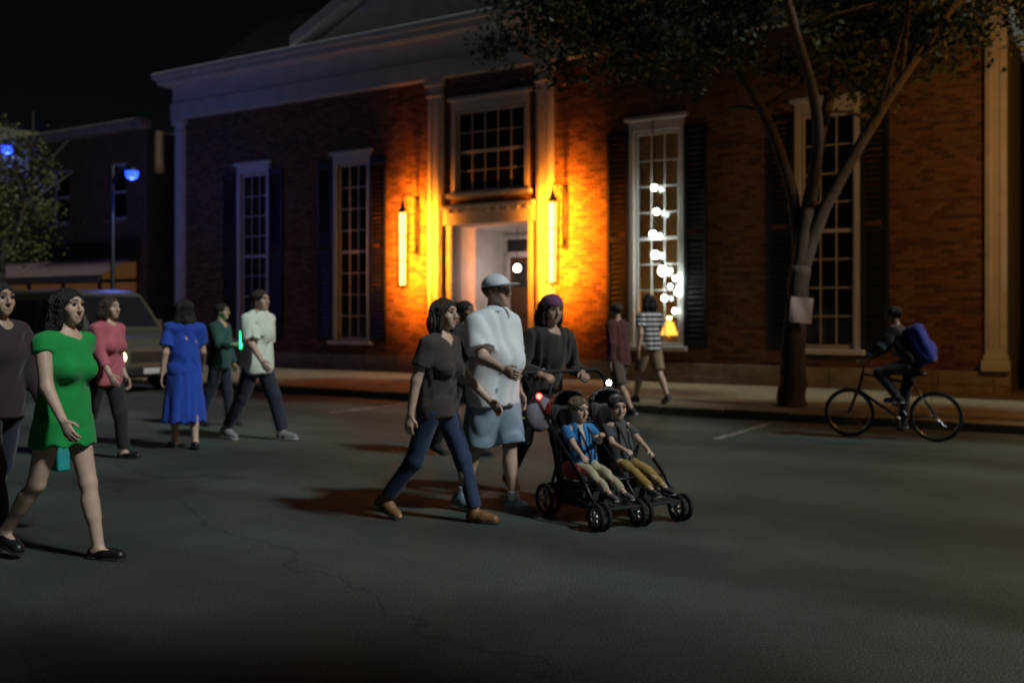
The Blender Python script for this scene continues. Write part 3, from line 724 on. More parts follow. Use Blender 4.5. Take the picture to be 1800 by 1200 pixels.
    if top:
        g_ = Field(); inf = top.get('loose', .014) * k; hem = pel[2] + top.get('hem', -.06) * k
        cl = [((0, 0, hem), (0, 0, -1.0))]
        nk = []
        for a, b, ra, rb, ax, f in torso: g_.cap(a, b, ra, rb, .05 * k, ax, f, cl + nk, inf)
        g_.cap(pel + A(0, 0, -.1), pel + A(0, 0, .1), .142 * b_ * k, .138 * b_ * k, .05 * k, YA, .8, cl, inf + .004 + (bottom.get('loose', .01) if bottom else 0) * .8)
        sl = top.get('sleeve', .55); gneg = (neckb + fax * .035 * k + uvec * (.03 - top.get('scoop', 0) * .4) * k, np.array([.070, .075, .058]) * k + top.get('scoop', 0) * k)
        for i in (0, 1):
            e, wv = ARM[i]
            if sl <= 0: continue
            if sl <= 1:
                q = sho[i] + (e - sho[i]) * sl; dd = unit(e - sho[i]); fl = top.get('flare', .018) * k
                g_.cap(sho[i], q + dd * .03, .056 * b_ * k, .048 * b_ * k + fl, .03 * k, None, 1, [(q, dd)], inf * .8)
            else:
                g_.cap(sho[i], e, .056 * b_ * k, .048 * b_ * k, .03 * k, None, 1, None, inf * .8)
                q = e + (wv - e) * min(sl - 1, .97); dd = unit(wv - e); g_.cap(e, q + dd * .02, .048 * b_ * k, .036 * k, .02 * k, None, 1, [(q, dd)], inf * .8)
        g_.ell(gneg[0], gneg[1], .012, None, neg=True)
        garment(top.get('name', 'shirt'), g_, top['mat'], top.get('amp', .006) * 1.7)
    if bottom:
        kind = bottom['kind']; kind0 = kind not in ('trousers', 'shorts'); g_ = Field(); inf = bottom.get('loose', .012) * k; wz = pel[2] + (.1 if kind0 else .015) * k
        if kind in ('trousers', 'shorts'):
            wcl = [((0, 0, wz), (0, 0, 1.0))]
            for a, b, ra, rb, ax, f in torso[:2]: g_.cap(a, b, ra, rb, .04 * k, ax, f, wcl, inf)
            for i in (0, 1):
                kn, an = J[i][0], J[i][1]; cut = bottom.get('cut', 1.92 if kind == 'trousers' else .85)
                if cut <= 1:
                    q = hips[i] + (kn - hips[i]) * cut; dd = unit(kn - hips[i]); g_.cap(hips[i], q + dd * .03, .092 * b_ * k, .085 * b_ * k, .03 * k, None, 1, [(q, dd)], inf)
                else:
                    g_.cap(hips[i], kn, .090 * b_ * k, .062 * k, .025 * k, None, 1, None, inf)
                    q = kn + (an - kn) * (cut - 1); dd = unit(an - kn); g_.cap(kn, q + dd * .02, .062 * k, .05 * k, .03 * k, None, 1, [(q, dd)], inf)
            garment(kind, g_, bottom['mat'], bottom.get('amp', .005) * 1.5, 24)
        else:                                   # skirt or dress skirt
            hemz = pel[2] - bottom.get('len', .4) * k; rh = bottom.get('rh', .26) * k; nf = bottom.get('folds', 9); fa = bottom.get('fold', .05)
            cx = (J[0][0] + J[1][0]) / 2; cxy = np.array([0, (cx[1] - pel[1]) * .7, 0]); rw = .15 * b_ * k
            def skirt(X):
                t = np.clip((wz - X[..., 2]) / (wz - hemz), 0, 1.1); P = X - pel - cxy * (t ** 1.3)[..., None]
                th = np.arctan2(P[..., 0], P[..., 1]); rr = (rw + (rh - rw) * t ** .8) * (1 + fa * t * np.sin(nf * th + 2 * np.sin(2 * th + mesh_seed)))
                d = (np.hypot(P[..., 0], P[..., 1] / .82) - rr) * .75
                return np.maximum(np.maximum(d, X[..., 2] - wz), hemz - X[..., 2] + .012 * np.sin(nf * th))
            g_.fn(skirt, (-rh - .12, -rh - .15 + min(0, cxy[1]), hemz - .05), (rh + .12, rh + .15 + max(0, cxy[1]), wz + .03), .03 * k)
            for i in (0, 1): g_.cap(hips[i], J[i][0], .092 * b_ * k, .064 * k, .05 * k, None, 1, [((0, 0, hemz), (0, 0, -1.0))], inf)
            garment(bottom.get('name', 'skirt'), g_, bottom['mat'], .008)
    if shoe:
        for i in (0, 1):
            kn, an, fd, fp = J[i]; upv = unit(np.array([0, 0, 1.0]) - fd * fd[2]); side = np.cross(fd, upv)
            s_ = Field(); so = -.075 * k; an2 = an
            pt = lambda f, u: an2 + fd * f * k + upv * (so + u * k)
            cl = [(pt(0, 0), -upv)]
            s_.cap(pt(-.035, .034), pt(.06, .034), .044 * k, .046 * k, .03 * k, side, .85, cl); s_.cap(pt(.06, .034), pt(.155, .026), .046 * k, .04 * k, .03 * k, side, 1.0, cl)
            if shoe['kind'] == 'boot': s_.cap(pt(-.01, .05), an + (kn - an) * .42, .046 * k, .053 * k, .03 * k, None, 1, [(an + (kn - an) * .40, unit(kn - an))])
            elif shoe['kind'] == 'sneaker': s_.cap(pt(-.015, .05), an + (kn - an) * .08, .043 * k, .042 * k, .03 * k, None, 1, [(an + (kn - an) * .06, unit(kn - an))])
            else: s_.ell(pt(.045, .085), np.array([.036, .07, .04]) * k, .012, np.stack([side, fd, upv], 1), neg=True)
            V, Q = s_.mesh(.0075); o = mesh_obj('boot' if shoe['kind'] == 'boot' else 'shoe', V, Q, shoe['mat'], root, None, True)
            sl_ = Field(); sl_.cap(pt(-.035, .008), pt(.06, .008), .05 * k, .047 * k, .02, side, .85, [(pt(0, -.004), -upv), (pt(0, .016), upv)]); sl_.cap(pt(.06, .008), pt(.155, .008), .047 * k, .044 * k, .02, side, 1, [(pt(0, -.004), -upv), (pt(0, .016), upv)])
            V, Q = sl_.mesh(.008); mesh_obj('sole', V, Q, shoe['sole'], o, None, True)
            if shoe.get('sock'):
                sk = Field().cap(an + (kn - an) * .02, an + (kn - an) * .22, .041 * k, .045 * k, .02, None, 1, [(an + (kn - an) * .2, unit(kn - an))]); V, Q = sk.mesh(.008); mesh_obj('sock', V, Q, shoe['sock'], root, None, True)
    info = dict(root=root, pel=pel, chest=chest, neckb=neckb, sho=sho, ARM=ARM, J=J, headc=headc, HR=HR, hs=hs, hp=hp, uvec=uvec, fax=fax, k=k, res=res)
    return info
def cap_hat(P, m, brim=True, name='cap'):
    hp, hs, HR = P['hp'], P['hs'], P['HR']; f = Field(); zax = HR @ np.array([0, 0, 1.0])
    f.ell(hp(0, -.014, .052), np.array([.092, .110, .088]) * hs, .01, HR, clip=[(hp(0, 0, .045), -zax)])
    if brim: f.ell(hp(0, .105, .052), np.array([.075, .085, .010]) * hs, .01, HR)
    V, Q = f.mesh(P['res'] * .6); return mesh_obj(name, V, Q, m, P['root'], None, True)

# ------------------------------------------------------------------ trees
M_bark = mat('bark', (0.075, 0.055, 0.038), .9, .35, 6, .9, 18, stretch=(3, 3, .6))
M_leaf = mat('leaf', (0.045, 0.055, 0.018), .55, .35, 1.2, spec=.3)
M_leaf2 = mat('leaf_olive', (0.085, 0.08, 0.018), .55, .35, 1.2, spec=.3)
def tree(loc, label, limbs, crown, nleaf, seed, lm, trunk_r=.26, leaf=.11):
    r = random.Random(seed); t = empty('street_tree', loc, 0, label, 'tree', 'street trees on the pavement')
    tr = MB(); tips = []
    for pts, rads in limbs:
        P = [Vector(p) for p in pts]; sm = []; rr = []
        for i in range(len(P) - 1):
            for q in range(5):
                a = q / 5; p0 = P[max(i - 1, 0)]; p1 = P[i]; p2 = P[i + 1]; p3 = P[min(i + 2, len(P) - 1)]
                c = .5 * ((2 * p1) + (-p0 + p2) * a + (2 * p0 - 5 * p1 + 4 * p2 - p3) * a * a + (-p0 + 3 * p1 - 3 * p2 + p3) * a ** 3)
                sm.append(c + Vector((r.uniform(-1, 1), r.uniform(-1, 1), 0)) * rads[i] * .08); rr.append((rads[i] + (rads[i + 1] - rads[i]) * a) * (1 + r.uniform(-.06, .06)))
        sm.append(P[-1]); rr.append(rads[-1]); tr.tube(sm, rr, 12); tips.append((P[-1], rads[-1]))
        for q in range(0 if rads[0] == limbs[0][1][0] else 9):   # side twigs
            b = sm[r.randrange(len(sm) // 2, len(sm))]; d = Vector((r.gauss(0, 1), r.gauss(0, 1), r.uniform(.1, 1.2))).normalized(); l = r.uniform(.8, 2.2)
            tr.tube([b, b + d * l * .5 + Vector((0, 0, .1)), b + d * l + Vector((0, 0, .1 * l))], [.04, .025, .008], 6)
    tr.build('trunk', M_bark, t, True)
    V, Fc = [], []; clumps = []
    for (c, rad, wgt) in crown:
        for q in range(int(34 * wgt)):
            d = Vector((r.gauss(0, 1), r.gauss(0, 1), r.gauss(0, 1))).normalized() * (r.random() ** .45)
            clumps.append((Vector(c) + Vector((d.x * rad[0], d.y * rad[1], d.z * rad[2])), r.uniform(.28, .62)))
    for q in range(nleaf):
        c, cr = r.choice(clumps); d = Vector((r.gauss(0, .55), r.gauss(0, .55), r.gauss(0, .42))) * cr; p = c + d
        a = Vector((r.gauss(0, 1), r.gauss(0, 1), r.gauss(-.3, .6))).normalized(); b = a.cross(Vector((r.gauss(0, 1), r.gauss(0, 1), r.gauss(0, 1)))).normalized(); s = leaf * r.uniform(.6, 1.25)
        n0 = len(V); V += [p, p + a * s * .5 + b * s * .3, p + a * s, p + a * s * .5 - b * s * .3]; Fc.append((n0, n0 + 1, n0 + 2, n0 + 3))
    mesh_obj('crown', [tuple(v) for v in V], Fc, lm, t); return t
tb = ground(1392, 728); tb.z = PZ
tree(tb, 'dark leaning street tree with a paper notice pinned to its trunk', [
    ([(0, 0, -.05), (.02, 0, .5), (.05, 0, 1.3), (.14, .05, 2.1)], [.25, .19, .165, .16]),
    ([(.1, .03, 1.9), (.25, .1, 2.9), (.55, .3, 4.2), (1.0, .5, 6.2), (1.2, .5, 8)], [.13, .11, .09, .07, .03]),
    ([(.12, .03, 1.95), (.5, 0, 3.0), (1.2, -.2, 4.3), (2.1, -.4, 5.7), (3, -.5, 6.8)], [.12, .10, .08, .06, .03]),
    ([(.13, .05, 2.0), (.1, .3, 3.2), (-.3, .6, 4.6), (-1.2, .9, 6.2), (-2.0, 1, 7.2)], [.11, .09, .08, .06, .03]),
    ([(.3, .1, 3.0), (.2, -.6, 4.2), (-.4, -1.3, 5.6), (-.9, -1.8, 6.6)], [.1, .08, .06, .02])],
    [((-.6, .2, 6.4), (3.0, 2.4, 1.5), 2.4), ((2.0, -.2, 6.2), (2.4, 2.2, 1.4), 1.6), ((-3.4, .6, 6.3), (1.6, 1.8, 1.2), 1.2), ((-.6, 0, 8.2), (3.2, 2.2, 1.4), 1.8), ((3.4, -.6, 7.0), (1.6, 1.6, 1.5), 1.0)], 52000, 3, M_leaf)
tb2 = fw(-12.6, -4.2, PZ)
tree(tb2, 'slim olive-leaved street tree behind the parked van', [
    ([(0, 0, -.05), (.03, 0, 1.2), (0, .05, 2.4), (.1, 0, 3.6), (0, 0, 6)], [.17, .13, .11, .08, .02]),
    ([(0, 0, 2.3), (-.5, .1, 3.4), (-.9, .2, 4.8)], [.07, .05, .02]), ([(0, 0, 2.5), (.5, -.1, 3.6), (.9, -.2, 5)], [.07, .05, .02])],
    [((0, 0, 5.0), (1.3, 1.3, 1.7), 1.4), ((.2, 0, 3.6), (1.2, 1.1, .9), .8)], 6500, 8, M_leaf2, leaf=.10)
tree(Vector((4.6, -.6, 0)), 'leafy tree added out of view on the near side, to shade the road', [  # added tree, never in view, there to darken the nearest road
    ([(0, 0, -.05), (.05, 0, 1.4), (0, .05, 2.8), (.1, 0, 4.4), (0, 0, 7)], [.22, .17, .14, .1, .03]), ([(0, 0, 2.7), (-.9, .1, 4.2), (-1.8, .2, 5.8)], [.09, .07, .02]), ([(0, 0, 2.9), (.9, -.1, 4.2), (1.8, -.2, 6)], [.09, .06, .02])],
    [((-.4, .1, 6.2), (3.2, 2.1, 1.3), 2.2), ((.2, -.8, 7.4), (2.4, 1.8, 1.0), 1.0)], 26000, 21, M_leaf)
tree(fw(16.2, -4.3, PZ), 'unseen leafy tree added past the assumed warm street lamp to shade the cyclist', [  # unseen tree put in to keep the sun off cyclist and trunk
    ([(0, 0, -.05), (.05, 0, 1.4), (0, .05, 2.8), (.1, 0, 4.4), (0, 0, 7)], [.22, .17, .14, .1, .03]), ([(0, 0, 2.7), (-.9, .1, 4.2), (-1.8, .2, 5.8)], [.09, .07, .02]), ([(0, 0, 2.9), (.9, -.1, 4.2), (1.8, -.2, 6)], [.09, .06, .02])],
    [((-.2, -.3, 6.2), (2.6, 2.4, 1.6), 2.2), ((.2, -.2, 7.6), (2.2, 1.8, 1.0), 1.0)], 20000, 31, M_leaf)
# notice on the trunk
nv = px(1400, 545, 15.0); 
M_paper = mat('notice_paper', (.75, .62, .60), .8, .06, 12)
nb = MB()
for i in range(6):
    for j in range(6):
        f = lambda a, b: (-.16 + .32 * a / 6, -.012 * math.sin(a * .9 + b * .5) - .02 * (1 - ((a - 3) / 3) ** 2), -.19 + .38 * b / 6)
        nb.add([f(i, j), f(i + 1, j), f(i + 1, j + 1), f(i, j + 1)], [(0, 1, 2, 3)])
nO = nb.build('paper_notice', M_paper, None); nO.location = Vector((tb.x + .08, tb.y - .215, nv.z)); nO.rotation_euler = (R(-3), R(5), R(-12))
sm_ = nO.modifiers.new('thickness', 'SOLIDIFY'); sm_.thickness = .004
tag(nO, 'pale pink paper notice pinned to the trunk of the leaning tree', 'notice')

# ------------------------------------------------------------------ neighbours of the hall
M_nb = mat('neighbour_brick', (.14, .075, .045), .9, .3, 3, .5, 30); M_nb2 = mat('neighbour_render', (.11, .095, .06), .9, .25, 2, .4, 20)
M_shop = mat('shop_glow', (.25, .16, .08), .6, .3, 2, emit=(1.0, .42, .12), estr=.05)
def neighbour(x0, x1, h, m, label, nwin, lit):
    o = empty('shop_building', fw((x0 + x1) / 2, 0, 0), ANG, label, 'building', 'shop buildings along the street'); hw = (x1 - x0) / 2
    holes = []; sp = 2 * hw / nwin
    for i in range(nwin):
        c = -hw + sp * (i + .5); holes += [(c - .45, c + .45, 4.4, 6.1)]
    holes.append((-hw + .5, hw - .5, .6, 3.1))
    w_ = MB(); wall_with_holes(w_, -hw, hw, 0, h, 0, .3, holes); w_.box(-hw, -hw + .3, .3, 10, 0, h); w_.box(hw - .3, hw, .3, 10, 0, h); w_.box(-hw, hw, 10, 10.3, 0, h); w_.box(-hw + .3, hw - .3, .3, 10, h - .5, h - .2)
    w_.build('wall', m, o)
    box_part('cornice', (-hw - .1, hw + .1, -.3, .1, h + .003, h + .3), M_stone, o, .03)
    for i in range(nwin):
        c = -hw + sp * (i + .5); f = MB(); f.box(c - .45, c - .38, .1, .16, 4.4, 6.1); f.box(c + .38, c + .45, .1, .16, 4.4, 6.1); f.box(c - .38, c + .38, .1, .16, 5.2, 5.27); f.box(c - .38, c + .38, .1, .16, 4.4, 4.47); f.box(c - .38, c + .38, .1, .16, 6.03, 6.1)
        wo = f.build('window', M_white, o); MB().box(c - .38, c + .38, .125, .135, 4.47, 6.03).build('pane', M_glass, wo); box_part('sill', (c - .52, c + .52, -.08, .1, 4.3, 4.395), M_stone, wo, .01)
    s = MB(); n = 4
    for i in range(n + 1): a = -hw + .5 + (2 * hw - 1) * i / n; s.box(a - .05, a + .05, .05, .2, .6, 3.1)
    s.box(-hw + .5, hw - .5, .04, .21, 2.5, 2.6); so = s.build('shopfront', M_shut, o)
    MB().box(-hw + .5, hw - .5, .12, .13, .6, 3.1).build('pane', M_shop if lit else M_glass, so)
    box_part('fascia', (-hw + .3, hw - .3, -.12, -.003, 3.2, 3.75), M_shut, o, .02)
    V = [(-hw + .4, -.13, 3.2), (hw - .4, -.13, 3.2), (hw - .4, -1.3, 2.65), (-hw + .4, -1.3, 2.65), (-hw + .4, -1.3, 2.45), (hw - .4, -1.3, 2.45)]
    aw = mesh_obj('awning', V, [(0, 1, 2, 3), (3, 2, 5, 4)], cloth('awning', (.10, .04, .03)), o); q = aw.modifiers.new('thickness', 'SOLIDIFY'); q.thickness = .02
neighbour(-20.5, -12.1, 7.0, M_nb, 'dark red brick shop with a dark awning, past the parked van', 3, True)
neighbour(-29.5, -20.52, 8.0, M_nb2, 'dull olive plastered shop further down the street', 4, False)
neighbour(11.6, 20, 7.4, M_nb, 'dark brick shop across the gap beside the white corner pilaster', 3, False)

# ------------------------------------------------------------------ street lamps with blue heads
M_blue = mat('blue_lens', (.1, .2, .9), .3, emit=(.012, .05, 1.0), estr=3.5)
def street_lamp(p, label, lens=None, col=(.16, .2, 1.0), pw=48, grp='street lamps with blue heads'):
    base = Vector((p.x, p.y, 0)); s = empty('street_lamp', base, ANG, label, 'street lamp', grp); h = p.z
    MB().lathe([(.16, 0), (.16, .1), (.1, .14), (.08, .8), (.06, .85), (.05, h + .2), (0, h + .25)], n=12).build('pole', M_iron, s, True)
    MB().tube([(0, 0, h - .3), (.25, 0, h + .1), (.7, 0, h + .18)], .03, 8).build('arm', M_iron, s, True)
    MB().lathe([(0, .14), (.12, .1), (.17, .03), (.17, 0)], c=(.75, 0, h), n=14).build('lamp_head', M_iron, s, True)
    MB().lathe([(.15, 0), (.16, -.08), (.12, -.17), (0, -.22)], c=(.75, 0, h), n=14).build('lens', lens or M_blue, s, True)
    add_light('lamp_light', 'POINT', s, (.75, 0, h - .42), pw, col, .15)
street_lamp(px(243 - 45, 305, 25), 'distant iron street lamp with a small blue head, further from the hall')
street_lamp(px(26 - 42, 262, 27), 'tall iron street lamp with a small blue head, down the street by the shops')

assumed_lamp_pos = fw(12.6, -4.6, 5.2)  # assumed lamp out of view, added for warm light on the right wall and pavement
street_lamp(assumed_lamp_pos, 'assumed iron street lamp, out of view, with a warm amber head on the pavement past the hall corner', mat('assumed_sodium_lens', (.9, .6, .3), .4, emit=(1, .5, .12), estr=10), (1, .44, .09), 300, 'assumed warm street lamps')
# ------------------------------------------------------------------ parked van
def van(loc, yaw):
    t = empty('parked_van', loc, yaw, 'dark olive van parked at the kerb with one pale yellow headlight showing', 'van')
    M_p = mat('van_paint', (.06, .055, .04), .35, .05, spec=.6); M_hl = mat('headlight', (.8, .8, .6), .2, emit=(1, .85, .45), estr=5)
    prof = [(-2.45, .35), (-2.47, .9), (-2.40, 1.9), (-2.2, 2.02), (.75, 2.02), (1.0, 1.95), (1.62, 1.22), (2.2, 1.05), (2.38, .85), (2.42, .4), (2.2, .28), (-2.3, .28)]
    V = []; n = len(prof); secs = [(-.93, .9), (-.97, .97), (-.93, 1.0), (-.6, 1.0), (.6, 1.0), (.93, 1.0), (.97, .97), (.93, .9)]
    xs = [(-.95, .0), (-.90, .045), (-.78, .06), (.78, .06), (.90, .045), (.95, .0)]
    for x, g_ in xs:
        for (y, z) in prof:
            s_ = 1 - max(0, (z - 1.1)) * .12; V.append((x * s_, y * (1 - .03 + g_ * .5), z * (1 - .03 + g_ * .5) if z > .5 else z))
    Fc = [tuple(range(n)), tuple(range(6 * n - 1, 5 * n - 1, -1))]
    for i in range(5):
        for k in range(n): Fc.append((i * n + k, (i + 1) * n + k, (i + 1) * n + (k + 1) % n, i * n + (k + 1) % n))
    mesh_obj('body', V, Fc, M_p, t, bevel=.03)
    def quad(name, pts, m, par=t, th=.012): 
        o = mesh_obj(name, pts, [(0, 1, 2, 3)], m, par); q = o.modifiers.new('thickness', 'SOLIDIFY'); q.thickness = th; q.offset = 1; return o
    quad('windscreen', [(-.78, 1.59, 1.27), (.78, 1.59, 1.27), (.72, 1.06, 1.89), (-.72, 1.06, 1.89)], M_glass)
    for sx in (-1, 1):
        for (a, b) in ((.2, 1.15), (-1.0, .1), (-2.2, -1.1)):
            q = [(sx * .955, a, 1.2), (sx * .955, b + (.25 if b > 1 else 0), 1.2), (sx * .875, b - (.2 if b > 1 else 0), 1.8), (sx * .875, a, 1.8)]
            quad('side_window', q if sx > 0 else q[::-1], M_glass)
        for y in (1.5, -1.5):
            w_ = MB().torus((sx * .85, y, .32), .24, .085, 'x', 28, 8).build('wheel', M_rubber, t, True)
            MB().lathe([(.0, .03), (.1, .05), (.2, .04), (.22, 0)], c=(sx * .85 + .06 * sx, y, .32), n=18, axis='x').build('rim', M_chrome, w_, True)
        MB().lathe([(0, .06), (.07, .055), (.11, .03), (.12, 0)], c=(sx * .7, 2.37, .70), n=16, axis='y').build('headlight', M_hl if sx > 0 else M_glass, t, True)
        box_part('mirror', (min(sx * .98, sx * 1.18), max(sx * .98, sx * 1.18), 1.15, 1.25, 1.2, 1.42), M_shut, t, .03)
        quad('side_marker', [(sx * .968, .9, .78), (sx * .968, 1.05, .78), (sx * .968, 1.05, .84), (sx * .968, .9, .84)][::sx], mat('amber_marker', (.8, .3, .05), .3, emit=(1, .3, .02), estr=3))
    box_part('bumper', (-.9, .9, 2.33, 2.47, .33, .52), M_shut, t, .03); box_part('grille', (-.5, .5, 2.36, 2.41, .58, .8), M_shut, t, .01)
    box_part('number_plate', (-.26, .26, 2.472, 2.485, .37, .48), M_white, t, .003)
YAWU = math.atan2(-U.x, U.y)
van(fw(-3.6 - 2.45, -6.45), YAWU)

# ------------------------------------------------------------------ people
S_light = ('light', (.56, .36, .27)); S_mid = ('mid', (.42, .26, .19)); S_brown = ('brown', (.25, .14, .09))
HB = ('dark', (.012, .009, .007)); HBr = ('brown', (.045, .024, .013)); HG = ('fair', (.2, .13, .06))
sole_w = mat('sole_pale', (.4, .4, .4), .7); sole_d = mat('sole_dark', (.02, .02, .02), .8)
WG = 'people walking along the street'
jeans = cloth('navy_denim', (.018, .035, .09)); black = cloth('black', (.012, .012, .014)); navy = cloth('dark_navy', (.012, .017, .035))
leather = mat('tan_leather', (.20, .095, .035), .5, .2, 8, .2, 50); blk_l = mat('black_leather', (.012, .011, .011), .4, .1)
# woman in the middle
P = person(ground(768, 915), YAWU + R(4), 'woman in brown top, navy jeans and tan boots striding beside the man in white', WG, 1.66, lean=5, hip=(24, -20), knee=(8, 20), toe=(0, 26), sh=((22, 8), (-16, 8)), el=(24, 10),
       bust=.015, skin=S_light, hair=HBr, hairstyle='bob', top=dict(mat=cloth('brown_tee', (.055, .035, .030)), loose=.014, hem=-.07, sleeve=.6, name='t_shirt'), bottom=dict(kind='trousers', mat=jeans, loose=.006), shoe=dict(kind='boot', mat=leather, sole=sole_d), mesh_seed=1)
# big man in white
P = person(ground(868, 899), YAWU - R(6), 'big man in white t-shirt, pale blue shorts and white cap', WG, 1.80, lean=1, hip=(10, -12), knee=(4, 10), toe=(0, 8), sh=((-8, 12), (24, 14)), el=(18, 50), bulk=1.16, belly=.035,
       skin=S_light, hair=HG, hairstyle='short', head=(8, -4), top=dict(mat=cloth('white_tee', (.74, .77, .80), var=.05), loose=.03, hem=-.13, sleeve=.8, flare=.035, amp=.009, name='t_shirt'), bottom=dict(kind='shorts', mat=cloth('pale_blue', (.24, .33, .42)), loose=.022, cut=.96),
       shoe=dict(kind='sneaker', mat=cloth('grey_blue_shoe', (.16, .21, .25)), sole=sole_w, sock=cloth('white_sock', (.6, .62, .65))), mesh_seed=2)
cap_hat(P, cloth('white_cap', (.72, .76, .80)))
# stroller and its pusher
SD = Vector((.5, -.866, 0)).normalized(); SY = math.atan2(-SD.x, SD.y); SR = Vector((.72, 7.45, 0))
PD = .96
P = person(SR - SD * PD, SY, 'person in dark clothes and purple knit hat pushing the double stroller', WG, 1.70, lean=16, hip=(20, -18), knee=(10, 18), toe=(0, 20), hand=((-.2, PD - .64, 1.03), (.2, PD - .64, 1.03)), skin=S_mid, hair=HB, hairstyle='bob', head=(0, 8),
       top=dict(mat=cloth('dark_brown_knit', (.028, .02, .014)), loose=.022, hem=-.12, sleeve=1.9, name='pullover'), bottom=dict(kind='trousers', mat=black, loose=.012), shoe=dict(kind='sneaker', mat=black, sole=sole_d), mesh_seed=3)
cap_hat(P, cloth('purple_knit', (.16, .05, .12)), False, 'knit_hat')
def stroller():
    t = empty('double_stroller', SR, SY, 'black double stroller with two children and small wheels', 'stroller')
    M_f = mat('stroller_frame', (.02, .02, .022), .35, metal=.7); M_s = cloth('stroller_seat', (.016, .017, .020)); M_r = cloth('red_cushion', (.35, .015, .02))
    f = MB()
    for x in (-.36, .36):
        f.tube([(x, .38, .13), (x, .2, .32), (x, -.25, .68), (x, -.5, .93), (x, -.62, 1.03)], .014, 8); f.tube([(x, -.26, .15), (x, -.1, .5)], .012, 8); f.tube([(x, .38, .13), (x, .0, .2), (x, -.26, .15)], .011, 8)
    f.tube([(-.36, .22, .31), (.36, .22, .31)], .011, 8); f.tube([(-.36, -.26, .16), (.36, -.26, .16)], .011, 8); f.tube([(0, .40, .12), (0, .2, .32), (0, -.28, .7)], .012, 8); f.tube([(-.36, -.25, .68), (.36, -.25, .68)], .011, 8)
    f.build('frame', M_f, t, True)
    MB().tube([(-.36, -.6, 1.02), (-.35, -.66, 1.05), (.35, -.66, 1.05), (.36, -.6, 1.02)], .017, 10).build('handle', M_rubber, t, True)
    for x in (-.18, .18):
        s = Field(); s.cap((x - .12, .13, .31), (x + .12, .13, .31), .03, .03, .03).cap((x - .12, -.08, .27), (x + .12, -.08, .27), .035, .035, .06); s.fn(lambda X, x=x: np.maximum(np.abs(X[..., 0] - x) - .155, np.maximum(np.abs(X[..., 1] - .03) - .15, np.abs(X[..., 2] - .27) - .03)), (x - .17, -.14, .22), (x + .17, .2, .32), .03)
        V, Q = s.mesh(.012); mesh_obj('seat', V, Q, M_s, t, None, True)
        b = Field(); b.cap((x - .1, -.14, .3), (x - .1, -.3, .78), .045, .045, .06).cap((x + .1, -.14, .3), (x + .1, -.3, .78), .045, .045, .06).cap((x, -.15, .32), (x, -.31, .76), .05, .05, .07)
        V, Q = b.mesh(.012); mesh_obj('backrest', V, Q, M_s, t, None, True)
        c = MB(); n = 10
        rows = []
        for a in range(5):
            al = R(100 + a * 22); rows.append([(x + .165 * math.cos(math.pi * q / n), -.22 + math.cos(al) * .26 * (.35 + .65 * math.sin(math.pi * q / n)), .72 + math.sin(al) * .22 * math.sin(math.pi * q / n) ** .6) for q in range(n + 1)])
        for a in range(4):
            for q in range(n): c.add([rows[a][q], rows[a][q + 1], rows[a + 1][q + 1], rows[a + 1][q]], [(0, 1, 2, 3)])
        co = c.build('canopy', M_s, t, True); so = co.modifiers.new('thickness', 'SOLIDIFY'); so.thickness = .008
        for s in (-.045, .045): MB().tube([(x + s, -.2, .70), (x + s, -.12, .69), (x + s, -.02, .62), (x + s * .8, .045, .52), (x + s * .3, .06, .44)], .009, 6).build('harness_strap', M_s, t, True)
        MB().box(x - .13, x + .13, .33, .47, .145, .165).build('footrest', M_rubber, t, bevel=.008)
    cu = Field(); cu.ell((.345, .02, .37), (.03, .12, .07), .02); V, Q = cu.mesh(.012, wrinkle(4, .004)); mesh_obj('cushion', V, Q, M_r, t, None, True)
    k = MB()
    for (a, b) in (((-.34, -.26), (.34, -.26)), ((.34, -.26), (.34, .16)), ((.34, .16), (-.34, .16)), ((-.34, .16), (-.34, -.26))):
        k.add([(a[0], a[1], .24), (b[0], b[1], .24), (b[0] * .9, b[1] * .9, .11), (a[0] * .9, a[1] * .9, .11)], [(0, 1, 2, 3)])
    k.add([(-.3, -.23, .11), (.3, -.23, .11), (.3, .14, .11), (-.3, .14, .11)], [(0, 1, 2, 3)])
    ko = k.build('basket', M_s, t); q = ko.modifiers.new('thickness', 'SOLIDIFY'); q.thickness = .006
    for (y, r) in ((.40, .10), (-.27, .12)):
        for x in (-.36, .36) if y < 0 else (-.36, 0, .36):
            for dx in (-.032, .032):
                w_ = MB().torus((x + dx, y, r), r - .017, .017, 'x', 26, 8).build('wheel', M_rubber, t, True)
                rim = MB().torus((x + dx, y, r), r - .038, .006, 'x', 24, 6); rim.lathe([(0, -.015), (.02, -.015), (.02, .015), (0, .015)], c=(x + dx, y, r), n=10, axis='x')
                for q in range(6): a = q * math.pi / 3; rim.tube([(x + dx, y, r), (x + dx, y + (r - .035) * math.cos(a), r + (r - .035) * math.sin(a))], .005, 5)
                rim.build('rim', M_chrome, w_, True)
    return t
stroller()
SX = Vector((SD.y, -SD.x, 0))                   # the stroller's own right side, towards the camera
P = person(SR + SX * .18 - SD * .06, SY, 'small child in blue shirt and pale trousers sitting in the near stroller seat', 'children in the stroller', .94, lean=-16, base=.40, foot=((-.06, .44, .235), (.07, .45, .235)), hand=((-.04, .17, .62), (.13, .2, .46)), head=(10, 6), headscale=1.5, skin=S_light, hair=HG, hairstyle='short', bulk=1.1,
       top=dict(mat=cloth('bright_blue', (.02, .17, .42)), loose=.014, hem=-.08, sleeve=.7, name='t_shirt'), bottom=dict(kind='trousers', mat=cloth('cream', (.42, .36, .22)), loose=.008, cut=1.85), shoe=dict(kind='sneaker', mat=cloth('shoe_grey', (.10, .07, .09)), sole=sole_w), res=.008, mesh_seed=4)
